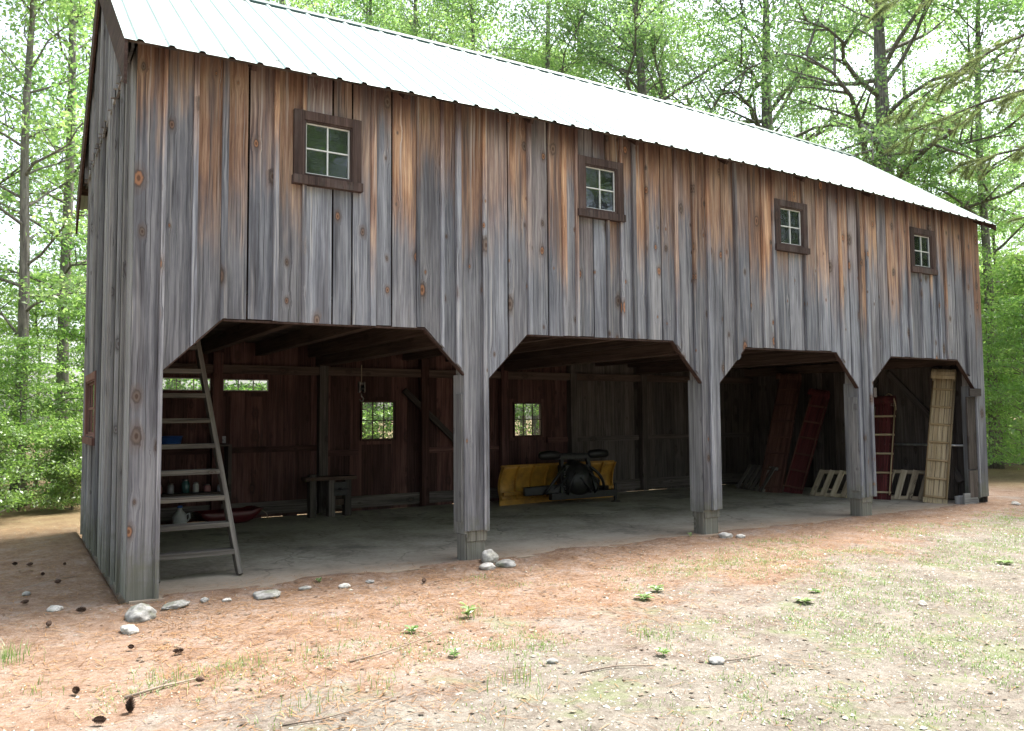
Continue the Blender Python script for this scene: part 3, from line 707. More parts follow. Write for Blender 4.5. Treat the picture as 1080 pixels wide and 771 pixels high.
# pulley
pl = empty('pulley_block', (4.0, 4.55, 2.50), 'small steel pulley block with hook hanging in front of the first back window', 'pulley')
b_ = MB(); b_.tube([(0, 0, 0), (0, 0, -.30)], .008, 6); b_.build('rope', M['rope'], pl)
b_ = MB(); b_.box(-.05, -.035, -.045, .045, -.46, -.28); b_.box(.035, .05, -.045, .045, -.46, -.28); b_.tube([(-.05, 0, -.31), (.05, 0, -.31)], .02, 10); b_.build('cheek', M['worn_steel'], pl, bevel=.004)
b_ = MB(); b_.tube([(-.03, 0, -.39), (-.022, 0, -.39), (.022, 0, -.39), (.03, 0, -.39)], [.06, .045, .045, .06], 18); b_.build('wheel', M['black_steel'], pl, True)
b_ = MB(); b_.tube([(0, 0, -.46), (0, 0, -.52), (.035, 0, -.555), (.02, 0, -.60), (-.02, 0, -.595), (-.03, 0, -.565)], .012, 8); b_.build('hook', M['worn_steel'], pl, True)

# snow plow
pw = empty('snow_plow', (8.2, 4.75, 0), 'yellow snow plow blade with black mounting frame parked by the back wall', 'snow plow')
def moldboard(x0, x1, yaw, px, py):
    V = []; F = []; U = []; n = 12; mm = 8
    prof = []
    for i in range(n + 1):
        t = i / n; prof.append((.17 * (math.cos((t - .40) * 2.3) - .55), .10 + .61 * t))
    ca, sa = math.cos(yaw), math.sin(yaw)
    for k in range(mm + 1):
        xx = x0 + (x1 - x0) * k / mm
        for (dy, z) in prof:
            V.append((px + (xx - px) * ca - dy * sa, py + (xx - px) * sa + dy * ca, z))
    for k in range(mm):
        for i in range(n):
            a = k * (n + 1) + i; F.append((a, a + 1, a + n + 2, a + n + 1)); U.append([(0, 0)] * 4)
    b_ = MB(); b_.faces(V, F, U); o = b_.build('blade', M['plow_yellow'], pw, True)
    s_ = o.modifiers.new('thick', 'SOLIDIFY'); s_.thickness = .02
    def wp(xx, dy, z): return (px + (xx - px) * ca - dy * sa, py + (xx - px) * sa + dy * ca, z)
    b_ = MB(); b_.bar(wp(x0, .02, .075), wp(x1, .02, .075), .02, .15, (0, 0, 1)); b_.build('cutting_edge', M['plow_yellow'], o)
    b_ = MB(); b_.tube([wp(x0, -.04, .715), wp(x1, -.04, .715)], .022, 10); b_.build('top_rail', M['plow_yellow'], o)
    for xx in np.linspace(x0 + .01, x1 - .01, 5):
        b_ = MB(); N = []
        for (dy, z) in prof: N.append((dy, z))
        poly = [(dy - .016, z) for dy, z in N] + [(dy - .075, z) for dy, z in reversed(N)]
        mp_ = lambda u, z, d, xx=xx: wp(xx + d, u, z)
        b_.prism(poly, -.008, .008, mp_); b_.build('rib', M['plow_yellow'], o)
    b_ = MB(); b_.bar(wp(x0, -.09, .22), wp(x1, -.09, .22), .06, .05, (0, 0, 1)); b_.build('lower_beam', M['plow_yellow'], o)
moldboard(-1.48, -.02, R(6), 0, .1); moldboard(.02, 1.22, R(-3), 0, .1)
b_ = MB(); b_.bar((-.42, -.65, .16), (-.1, .0, .20), .09, .1); b_.bar((.75, -.65, .16), (.2, .0, .20), .09, .1); b_.bar((-.55, -.62, .17), (.95, -.62, .17), .10, .12); b_.build('push_frame', M['black_steel'], pw, bevel=.005)
b_ = MB()
b_.bar((-.30, -.62, .2), (-.18, -.45, .86), .07, .07, (0, 1, 0)); b_.bar((.50, -.62, .2), (.40, -.45, .86), .07, .07, (0, 1, 0))
b_.bar((-.35, -.45, .86), (.57, -.45, .86), .07, .08); b_.box(-.19, .36, -.60, -.34, .30, .72); b_.bar((.1, -.45, .8), (.1, .05, .5), .06, .06)
b_.tube([(-.1, -.62, .62), (-.3, -.7, .45), (-.42, -.55, .3)], .02, 8); b_.tube([(.3, -.62, .6), (.52, -.68, .42), (.62, -.5, .3)], .02, 8); b_.tube([(0, -.62, .5), (.12, -.72, .34), (.3, -.6, .28)], .018, 8)
b_.build('lift_frame', M['black_steel'], pw, bevel=.012)
for a, b2 in (((-.12, -.5, .24), (-.72, .0, .27)), ((.32, -.5, .24), (.92, .0, .27))):
    b_ = MB(); b_.tube([a, Vector(a).lerp(Vector(b2), .55)], .045, 12); b_.tube([Vector(a).lerp(Vector(b2), .5), b2], .022, 10); b_.build('hydraulic_ram', M['black_steel'], pw)
b_ = MB(); b_.tube([(-.62, -.45, .92), (.86, -.45, .90)], .03, 10); b_.build('light_bar', M['black_steel'], pw)
for x in (-.46, .66):
    b_ = MB(); b_.tube([(x - .24, -.47, .90), (x - .19, -.47, .905), (x, -.47, .915), (x + .19, -.47, .905), (x + .24, -.47, .90)], [.03, .075, .088, .075, .03], 14); h_ = b_.build('headlight', M['black_steel'], pw, True)
    b_ = MB(); b_.box(x - .13, x + .13, -.392, -.378, .87, .95); b_.build('lens', M['lens'], h_, bevel=.003)
b_ = MB(); b_.tube([(.08, -.48, .16), (.08, -.48, .22), (.08, -.49, .34), (.08, -.49, .52), (.08, -.47, .68), (.08, -.46, .78)], [.16, .27, .33, .33, .25, .10], 18); b_.build('pump_housing', M['black_steel'], pw, True)
b_ = MB()
for (p, q, r2, w2) in (((-.2, -.55, .68), (-.55, -.70, .42), (-.62, -.55, .22), .028), ((.36, -.55, .70), (.66, -.70, .5), (.72, -.55, .24), .028), ((-.1, -.78, .6), (-.32, -.86, .36), (-.2, -.7, .2), .022), ((.25, -.78, .58), (.5, -.84, .33), (.42, -.66, .2), .022), ((0, -.80, .5), (.16, -.9, .3), (.3, -.7, .22), .02)):
    p, q, r2 = Vector(p), Vector(q), Vector(r2); b_.tube([p * (1 - t_) ** 2 + q * 2 * t_ * (1 - t_) + r2 * t_ * t_ for t_ in np.linspace(0, 1, 9)], w2, 8)
b_.build('hose', M['black_steel'], pw, True)
b_ = MB(); b_.bar((-.95, -.35, .26), (-.25, -.55, .30), .12, .16); b_.build('side_arm', M['black_steel'], pw, bevel=.02)
b_ = MB(); b_.bar((.4, -.55, .26), (1.0, -.30, .22), .10, .12); b_.build('side_arm', M['black_steel'], pw, bevel=.02)
b_ = MB(); b_.tube([(.95, -.62, .0), (.95, -.62, .35)], .03, 10); b_.lathe([(.09, 0), (.09, .012), (.03, .02)], (.95, -.62, 0)); b_.build('stand', M['black_steel'], pw)
b_ = MB()
for k in range(9):
    a = k / 8; b_.tube([(-.24 + .02 * math.sin(k * 3), -.63, .62 - .045 * k), (-.23, -.64, .60 - .045 * k)], .014, 6)
b_.build('chain', M['worn_steel'], pw)
for c_ in pw.children:
    if c_.name.split('.')[0] not in ('blade',): c_.location.x -= .2

# pallets leaning low along the right wall
def pallet(bl, br, lean, h, label, mat, n=5):
    bl, br = Vector(bl), Vector(br); d = (br - bl); ln = d.length; d /= ln
    c = (bl + br) / 2; ang = math.atan2(d.y, d.x)
    e = empty('pallet', c, label, 'pallet', 'pallets leaning along the right wall', rot=(0, 0, ang))
    upv = Vector((0, lean, 1)).normalized()
    nrm = Vector((0, -1, lean)).normalized()
    for z, wd in ((.03, .07), (h - .03, .07)):
        p = upv * z + Vector((.12 * z / h, 0, 0)); b_ = MB(); b_.bar(Vector((-ln / 2, 0, 0)) + p, Vector((ln / 2, 0, 0)) + p, .05, wd, upv); b_.build('rail', mat, e)
    for k in range(n):
        x = -ln / 2 + .06 + (ln - .12) * k / (n - 1); sk = .0
        b_ = MB(); b_.bar(Vector((x - .0, 0, 0)) + nrm * .036, Vector((x + .12, 0, 0)) + upv * h + nrm * .036, .105, .018, nrm); b_.build('slat', mat, e)
    return e
pallet((13.36, 1.53, .0), (13.66, .86, .0), .42, .58, 'pale wooden pallet leaning beside the slatted toboggan in the last bay', M['pale_wood'], 4)
pallet((12.78, 2.72, .0), (12.96, 2.02, .0), .5, .55, 'worn wooden pallet between the red toboggan and the third bay post', M['pale_wood'], 4)
pallet((12.9, 4.75, .0), (12.6, 3.75, .0), .55, .58, 'grey brown pallet deepest in the third bay left of the brown red toboggan', M['ladder'], 6)

# toboggans
def toboggan(base, top, width, axis_, label, mat, rim=None, curl=.16, nb=7, dirn=1):
    """flat boards from base to top (leaning), curled at the upper end"""
    base, top, a = Vector(base), Vector(top), Vector(axis_).normalized()
    e = empty('toboggan', base, label, 'toboggan')
    d = (top - base); ln = d.length; d /= ln
    a = (a - d * a.dot(d)).normalized(); nn = d.cross(a) * dirn     # nn: away from the wall
    path = [Vector((0, 0, 0)), d * (ln * .33), d * (ln * .66), d * ln]
    for k in range(1, 9):
        t = k / 8 * R(215); path.append(d * ln + d * math.sin(t) * curl + nn * (1 - math.cos(t)) * curl)
    ns = 5; w_ = width / ns; deck = MB()
    for s_ in range(ns):
        c0, c1 = -width / 2 + s_ * w_ + .003, -width / 2 + (s_ + 1) * w_ - .003; cc = deck.col(); L_ = 0
        for p, q in zip(path, path[1:]):
            tn = (q - p).normalized(); up_ = tn.cross(a).normalized() * dirn * -1 if False else (a.cross(tn)).normalized() * -dirn
            P = [p + a * c0, p + a * c1, q + a * c1, q + a * c0]; Q = [x + nn * 0 + up_ * -.012 for x in P]
            l2 = L_ + (q - p).length
            uv = [(c0, L_), (c1, L_), (c1, l2), (c0, l2)]
            deck.faces(P + Q, [(0, 1, 2, 3), (7, 6, 5, 4), (0, 4, 5, 1), (1, 5, 6, 2), (2, 6, 7, 3), (3, 7, 4, 0)], [uv] * 6, cc); L_ = l2
    deck.build('deck', mat, e)
    for k in range(nb):
        t = (k + .35) / nb; p = d * ln * t + nn * .020
        b_ = MB(); b_.bar(p - a * width / 2, p + a * width / 2, .035, .022, nn); b_.build('crosspiece', rim or mat, e)
    for s_ in (-1, 1):
        b_ = MB(); pts = [d * ln * .04 + a * s_ * (width / 2 - .02) + nn * .045, d * ln * .97 + a * s_ * (width / 2 - .02) + nn * .045]
        b_.tube(pts, .014, 8); b_.build('side_rail', rim or mat, e, True)
    return e
WAX = (-.35, 1, 0)
toboggan((13.40, .50, .0), (14.02, .60, 2.28), .40, (-.5, 1, 0), 'pale varnished slatted toboggan standing upright by the right corner post', M['toboggan'], M['ash_dark'], .13, 7, 1)
toboggan((13.20, 1.48, .0), (13.95, 1.78, 1.80), .42, WAX, 'dark red toboggan with pale wooden rim behind the third post in the last bay', M['red_wood'], M['toboggan'], .12, 5, 1)
toboggan((12.86, 3.22, .0), (13.78, 3.18, 2.0), .40, WAX, 'dark red toboggan leaning in the middle of the third bay right side', M['red_wood'], M['brown_red'], .10, 6, 1)
toboggan((12.66, 3.62, .0), (13.78, 3.95, 2.38), .50, WAX, 'tall brown red toboggan leaning left of the dark red one in the third bay', M['brown_red'], M['brown_red'], .10, 7, 1)
# crate on the red toboggan's wall
o = empty('hanging_snowshoe', (13.98, 1.72, 1.72), 'tan wooden snowshoe frame hung above the red toboggan in the last bay', 'snowshoe')
b_ = MB(); pts = [(0, .14 * math.sin(t) , .30 * math.cos(t)) for t in np.linspace(0, 2 * math.pi, 21)]; b_.tube(pts, .014, 8, False); b_.build('frame', M['toboggan'], o, True)
b_ = MB()
for k in range(-4, 5): b_.tube([(0, -.13 * math.cos(k * .33), k * .06), (0, .13 * math.cos(k * .33), k * .06 + .02)], .005, 5)
for k in range(-2, 3): b_.tube([(.004, k * .045, -.26 * math.cos(k * .4)), (.004, k * .045, .26 * math.cos(k * .4))], .005, 5)
b_.build('webbing', M['rope'], o)

# ------------------------------------------------------------------ stones, cones, sticks
def stone(x, y, r_, sq, seed, mat, label, zoff=0, group=None, cat='stone', tall=1.0):
    bm = bmesh.new(); bmesh.ops.create_icosphere(bm, subdivisions=4, radius=1)
    for v in bm.verts:
        n = v.co.copy(); k = 1 + .30 * noise.noise(n * .9 + Vector((seed * 7.3, 0, 0))) + .12 * noise.noise(n * 2.4 + Vector((0, seed * 3.1, 0))) + .05 * noise.noise(n * 6 + Vector((0, 0, seed)))
        v.co = Vector((n.x * k * (1 + .35 * math.sin(seed * 2.1)), n.y * k, n.z * k * sq)) * r_
    me = bpy.data.meshes.new('stone'); bm.to_mesh(me); bm.free(); me.shade_smooth(); me.materials.append(mat)
    o = bpy.data.objects.new('stone', me); COL.objects.link(o)
    o.location = (x, y, gz(x, y) + r_ * sq * .45 + zoff); o.rotation_euler = (0, 0, seed * 1.7)
    return tag(o, label, cat, group)
stone(.05, -.62, .115, .72, 1, M['rock'], 'rounded mossy stone against the foot of the left corner post')
stone(-.08, -1.02, .085, .5, 2, M['rock_pale'], 'small pale flat stone just in front of the corner stone')
stone(1.16, -.42, .13, .32, 3, M['rock'], 'flat grey rock at the slab edge in front of the ladder')
stone(.36, -.38, .10, .35, 4, M['rock'], 'low mossy stone half sunk right of the left corner post')
stone(3.72, -.12, .12, .85, 5, M['rock_pale'], 'tallest pale stone leaning on the foot of the second post')
stone(3.56, -.36, .085, .5, 6, M['rock_pale'], 'low pale stone left of the tallest stone at the second post')
stone(3.80, -.36, .085, .62, 7, M['rock'], 'grey round stone right of the tallest stone at the second post')
stone(7.36, -.20, .09, .55, 8, M['rock_pale'], 'pale broken stone in front of the third post foot')
stone(7.52, -.32, .06, .5, 9, M['rock_pale'], 'small chip of pale stone right of the third post foot')
stone(3.95, -.2, .05, .5, 10, M['rock'], 'little stone to the right of the group at the second post')
for k, (x, y, r_) in enumerate([(.62, -.32, .05), (.8, -.4, .04), (1.55, -.3, .045), (1.9, -.45, .06), (2.2, -.35, .04), (-.55, .1, .06), (-.75, .9, .05), (14.5, -.35, .07), (14.75, -.2, .05), (5.9, -3.9, .05), (3.1, -4.2, .05), (6.5, -4.6, .06), (2.2, -3.6, .04)]):
    stone(x, y, r_, .5, 20 + k, M['rock_pale'] if k % 2 else M['rock'], 'fist sized stone half sunk in the litter', group='small loose stones on the ground')
def cone_proto():
    b_ = MB(); n = 60
    b_.tube([(0, 0, 0), (0, 0, .10)], [.012, .006], 6)
    for k in range(n):
        t = k / n; a = k * 2.399; z = .004 + .096 * t; r_ = .032 * math.sin(math.pi * (.15 + .8 * t)) ** .8
        c, s_ = math.cos(a), math.sin(a)
        P = [(c * .006 - s_ * .006, s_ * .006 + c * .006, z), (c * .006 + s_ * .006, s_ * .006 - c * .006, z), (c * r_ + s_ * .011, s_ * r_ - c * .011, z + .012), (c * (r_ + .004), s_ * (r_ + .004), z + .017), (c * r_ - s_ * .011, s_ * r_ + c * .011, z + .012)]
        b_.faces(P, [(0, 1, 2, 3, 4)], [[(0, 0)] * 5])
    return b_.build('pine_cone', M['cone'], None, recalc=False)
pc = cone_proto()
cs = [(-.30, -2.98, 0, .2), (-.72, 2.7, 1, 2), (-.86, 2.9, 1, 1), (-.35, 2.5, 1, 0), (-.40, -.15, 1, 1.2), (-.62, -.55, 1, 3), (-.5, 1.3, 1, 2.2), (-.15, -1.55, 1, .7), (.1, -1.9, 1, 1.5), (-.5, -3.1, 1, 1), (2.6, -.75, 1, 2.5), (-.55, -2.4, 1, .3), (-.8, .45, 1, 2), (.15, -2.75, 1, 4), (-.6, 1.9, 1, .5)]
for k, (x, y, lie, rz) in enumerate(cs):
    o = pc if k == 0 else pc.copy()
    if k: COL.objects.link(o)
    o.location = (x, y, gz(x, y) + (.0 if not lie else .032)); o.rotation_euler = (R(90) if lie else R(8), R(rnd.uniform(-10, 10)), rz); s_ = rnd.uniform(.45, .75) * (1.5 if k == 0 else 1); o.scale = (s_,) * 3
    tag(o, 'dark pine cone standing upright on the litter near the lower left' if k == 0 else 'brown pine cone lying on the orange needle litter', 'pine cone', 'pine cones on the needle litter')
def stick(p, label, r_=.009):
    r_ *= .62
    b_ = MB(); q = []
    for k, (x, y, dz) in enumerate(p): q.append((x, y, gz(x, y) + r_ + dz))
    b_.tube(q, [r_ * (1 - .5 * k / (len(q) - 1)) for k in range(len(q))], 6)
    mid = q[len(q) // 2]; b_.tube([mid, (mid[0] + .10, mid[1] + .09, mid[2] + .03)], [r_ * .6, r_ * .3], 5)
    o = b_.build('fallen_stick', M['bark_stick'], None, True); tag(o, label, 'stick', 'fallen sticks on the ground')
stick([(1.06, -2.85, 0), (1.3, -2.82, .02), (1.52, -2.72, .02), (1.78, -2.62, .03)], 'thin crooked stick lying across the litter in front of the first bay', .010)
stick([(-.9, 1.0, .02), (-.72, 1.12, .03), (-.5, 1.3, .05), (-.3, 1.42, .04)], 'grey twig on the rubble beside the gable wall', .008)
stick([(-.3, -2.72, .0), (-.1, -2.7, .01), (.15, -2.62, .0)], 'pale split stick lying near the upright pine cone', .016)
stick([(2.2, -3.9, 0), (2.45, -3.95, .01), (2.7, -4.05, 0)], 'short pale stick on the gravel at the bottom centre', .010)
stick([(3.05, -4.2, 0), (3.25, -4.25, .01), (3.5, -4.22, 0)], 'short broken stick on the gravel right of the bottom centre', .012)
stick([(.35, -3.75, 0), (.55, -3.8, .01), (.8, -3.75, 0)], 'dark thin stick at the bottom left of the yard', .008)

# ------------------------------------------------------------------ scatter (uncountable)
def quick_mesh(name, V, F_n, mat):
    """V (n*k,3) in blocks of F_n verts, one polygon per block"""
    n = len(V) // F_n; me = bpy.data.meshes.new(name)
    me.vertices.add(len(V)); me.vertices.foreach_set('co', np.asarray(V, dtype=np.float32).ravel())
    me.loops.add(len(V)); me.loops.foreach_set('vertex_index', np.arange(len(V), dtype=np.int32))
    me.polygons.add(n); me.polygons.foreach_set('loop_start', np.arange(0, len(V), F_n, dtype=np.int32))
    me.polygons.foreach_set('loop_total', np.full(n, F_n, dtype=np.int32))
    me.update(calc_edges=True); me.materials.append(mat); return me
def link(name, me, parent=None):
    o = bpy.data.objects.new(name, me); COL.objects.link(o)
    if parent: o.parent = parent
    return o
def in_barn(x, y, m_=.02): return -m_ < x < L + m_ and -m_ < y < D + m_
def sand_s(x, y): return (-y - 1.3) * .33 + (x - 3) * .055 + .6 * noise.noise((x * .55, y * .55, 0))
rg = np.random.default_rng(5)
# dry needles
V = []
n = 0
while n < 26000:
    t = rnd.random() ** .8
    x = rnd.uniform(-2.2, 15); y = -6.5 + 13 * rnd.random() if x < -.05 else rnd.uniform(-6, .35)
    if in_barn(x, y, 0) and (y > .35 or rnd.random() < .75 - y): continue
    s_ = sand_s(x, y)
    if rnd.random() < min(.9, max(0, s_ * 1.2)): continue
    a = rnd.uniform(0, 6.283); l = rnd.uniform(.03, .075); wd = rnd.uniform(.0009, .0022)
    z = (0.001 if in_barn(x, y, 0) else gz(x, y)) + rnd.uniform(.002, .014)
    c, s2 = math.cos(a), math.sin(a); dz = rnd.uniform(-.006, .008)
    V += [(x - c * l - s2 * wd, y - s2 * l + c * wd, z), (x - c * l + s2 * wd, y - s2 * l - c * wd, z), (x + c * l + s2 * wd, y + s2 * l - c * wd, z + dz), (x + c * l - s2 * wd, y + s2 * l + c * wd, z + dz)]
    n += 1
o = link('needle_litter', quick_mesh('needle_litter', V, 4, M['dry_needle'])); tag(o, 'orange brown dry pine needles strewn over the yard', 'needle litter', None, 'stuff')
# dead leaves and bark flakes
V = []
n = 0
while n < 5000:
    x = rnd.uniform(-3, 15); y = rnd.uniform(-6, 9) if x < -.1 else rnd.uniform(-6, .2)
    if in_barn(x, y): continue
    a = rnd.uniform(0, 6.283); l = rnd.uniform(.006, .026); wd = l * rnd.uniform(.3, .8); z = gz(x, y) + rnd.uniform(.004, .014)
    c, s2 = math.cos(a), math.sin(a); t = rnd.uniform(-.4, .4)
    V += [(x - c * l, y - s2 * l, z), (x + s2 * wd, y - c * wd, z + t * wd), (x + c * l, y + s2 * l, z + .004), (x - s2 * wd, y + c * wd, z + abs(t) * wd)]
    n += 1
o = link('leaf_debris', quick_mesh('leaf_debris', V, 4, M['dry_leaf'])); tag(o, 'dead leaves and bark flakes scattered over the yard', 'leaf litter', None, 'stuff')
# gravel: small octahedra
V = []
n = 0
while n < 15000:
    x = rnd.uniform(-1.5, 13); y = rnd.uniform(-6, -.05)
    if rnd.random() > min(1, max(.10, sand_s(x, y) * 1.1)): continue
    r_ = rnd.uniform(.003, .009) * (2.0 if rnd.random() < .05 else 1); z = gz(x, y) + r_ * .25
    a = rnd.uniform(0, 6.283); ex = rnd.uniform(.8, 1.6); q = []
    for k in range(4): q.append((x + math.cos(a + k * 1.5708) * r_ * (ex if k % 2 else 1), y + math.sin(a + k * 1.5708) * r_ * (ex if k % 2 else 1), z))
    tp = (x + rnd.uniform(-.3, .3) * r_, y + rnd.uniform(-.3, .3) * r_, z + r_ * .75)
    for k in range(4): V += [q[k], q[(k + 1) % 4], tp]
    n += 1
V = np.array(V); me = quick_mesh('gravel', V, 3, M['pebble'])
bm = bmesh.new(); bm.from_mesh(me); bmesh.ops.remove_doubles(bm, verts=bm.verts, dist=1e-5); bm.to_mesh(me); bm.free()
o = link('gravel', me); tag(o, 'pale gravel stones loose on the sandy yard', 'gravel', None, 'stuff')
# grass
V = []
def blade(x, y, h, lean, a, wd):
    z = gz(x, y) - .004; c, s2 = math.cos(a), math.sin(a)
    px, py = -s2 * wd, c * wd; m1 = (x + c * lean * .35, y + s2 * lean * .35, z + h * .62); tp = (x + c * lean, y + s2 * lean, z + h)
    V.extend([(x - px, y - py, z), (x + px, y + py, z), (m1[0] + px * .7, m1[1] + py * .7, m1[2]), (m1[0] - px * .7, m1[1] - py * .7, m1[2])])
    V.extend([(m1[0] - px * .7, m1[1] - py * .7, m1[2]), (m1[0] + px * .7, m1[1] + py * .7, m1[2]), (tp[0] + px * .1, tp[1] + py * .1, tp[2]), (tp[0] - px * .1, tp[1] - py * .1, tp[2])])
n = 0; tries = 0
while n < 9500 and tries < 600000:
    tries += 1
    x = rnd.uniform(-1.2, 15.5); y = rnd.uniform(-6.4, -.6)
    den = noise.noise((x * .75, y * .95, 11.0)) * 1.0 + .55 * noise.noise((x * 2.6, y * 2.6, 4.0)) + min(.30, (x - 3.2) * .08) + min(.16, (-y - 1.6) * .12)
    if den < .12 or rnd.random() > (den - .02) * 1.3: continue
    for _ in range(rnd.randint(4, 9)):
        h = rnd.uniform(.008, .032) * (1.7 if rnd.random() < .12 else 1); blade(x + rnd.gauss(0, .05), y + rnd.gauss(0, .05), h, rnd.uniform(.3, 1.6) * h, rnd.uniform(0, 6.283), rnd.uniform(.0016, .0034))
    n += 1
for (cx, cy, k, hh) in [(-.95, -1.35, 160, .14), (-.05, -2.6, 40, .14), (.45, -2.55, 40, .12), (.9, -2.5, 26, .1), (1.0, -3.4, 26, .12), (1.45, -2.0, 24, .1), (2.4, -2.15, 30, .14), (1.75, -3.9, 50, .16), (.6, -3.5, 40, .1), (2.2, -3.2, 40, .1), (3.2, -3.5, 60, .08), (-.7, -2.2, 30, .08), (1.25, -1.6, 20, .08), (2.1, -1.3, 24, .06)]:
    for _ in range(k):
        a = rnd.uniform(0, 6.283); h = hh * rnd.uniform(.4, 1); blade(cx + rnd.gauss(0, .10), cy + rnd.gauss(0, .10), h, rnd.uniform(.1, .8) * h, a, rnd.uniform(.0014, .003))
o = link('grass', quick_mesh('grass', V, 4, M['grass'])); tag(o, 'thin patchy yellow green grass growing in the yard', 'grass', None, 'stuff')
# broadleaf weeds
def weed(x, y, r_, n, label, up_=.5):
    r_ *= .66
    e = empty('weed', (x, y, gz(x, y)), label, 'weed')
    V = []
    for k in range(n):
        a = k * 2.4 + rnd.uniform(-.3, .3); l = r_ * rnd.uniform(.6, 1.0); wd = l * .24; el = up_ * rnd.uniform(.3, 1.3); lift = rnd.uniform(0, .5) * r_ * up_
        c, s2 = math.cos(a), math.sin(a)
        def P(t, sd2, dz=0): return (c * l * t - s2 * wd * sd2, s2 * l * t + c * wd * sd2, .004 + lift + l * t * el - l * t * t * el * .55 + dz)
        V += [P(.05, 0), P(.4, 1, .01), P(.4, 0), P(.4, -1, .01)]
        V += [P(.4, 0), P(.4, 1, .01), P(.8, .7, .005), P(1, 0)]
        V += [P(.4, -1, .01), P(.4, 0), P(1, 0), P(.8, -.7, .005)]
    link('leaves', quick_mesh('leaves', V, 4, M['weed']), e)
    b_ = MB(); b_.tube([(0, 0, -.01), (.004, 0, r_ * .35), (0, .004, r_ * .7 * up_)], [.005, .004, .002], 5); b_.build('stem', M['weed'], e)
weed(1.74, -2.36, .11, 12, 'small broadleaf weed in the needle litter before the second post', .9)
weed(2.36, -2.12, .13, 14, 'upright pale weed right of the small broadleaf weed', 1.5)
weed(4.02, -2.4, .16, 16, 'leafy weed patch on the edge of the gravel, centre of the yard', .5)
weed(4.35, -2.2, .14, 14, 'bushier weed just behind the leafy weed patch', .7)
weed(5.1, -3.3, .15, 16, 'green weed in the middle of the right hand grass', .4)
weed(5.5, -3.1, .12, 12, 'flat weed beside the green weed in the right hand grass', .4)
weed(1.72, -3.1, .10, 10, 'weed near the fallen crooked stick', .9)
weed(2.9, -3.9, .10, 12, 'bright weed on gravel near the bottom of the picture', .8)
weed(8.4, -3.3, .16, 16, 'broad green weed at the far right of the yard', .5)
weed(1.75, -.12, .07, 8, 'tiny seedling at the edge of the concrete slab', 1.2)
weed(6.85, -.05, .08, 9, 'tiny seedling left of the third post foot', 1.2)

# ------------------------------------------------------------------ trees
def frame_leaves(C, size, rgen, aspect=.55, droop=.3, up_bias=.6):
    """C (n,3) -> diamond leaves"""
    n = len(C); nrm = rgen.normal(size=(n, 3)); nrm[:, 2] += up_bias * np.sign(rgen.random(n) - .1) * 1.6
    nrm /= np.linalg.norm(nrm, axis=1, keepdims=True)
    a = rgen.normal(size=(n, 3)); a[:, 2] -= droop; a -= nrm * (a * nrm).sum(1, keepdims=True); a /= np.linalg.norm(a, axis=1, keepdims=True)
    b = np.cross(nrm, a); s_ = (size * rgen.uniform(.6, 1.35, n))[:, None]
    V = np.empty((n, 4, 3)); V[:, 0] = C - a * s_ * .5; V[:, 1] = C + b * s_ * .5 * aspect; V[:, 2] = C + a * s_ * .55; V[:, 3] = C - b * s_ * .5 * aspect
    V[:, 1] += nrm * s_ * .08; V[:, 3] += nrm * s_ * .08
    return V.reshape(-1, 3)
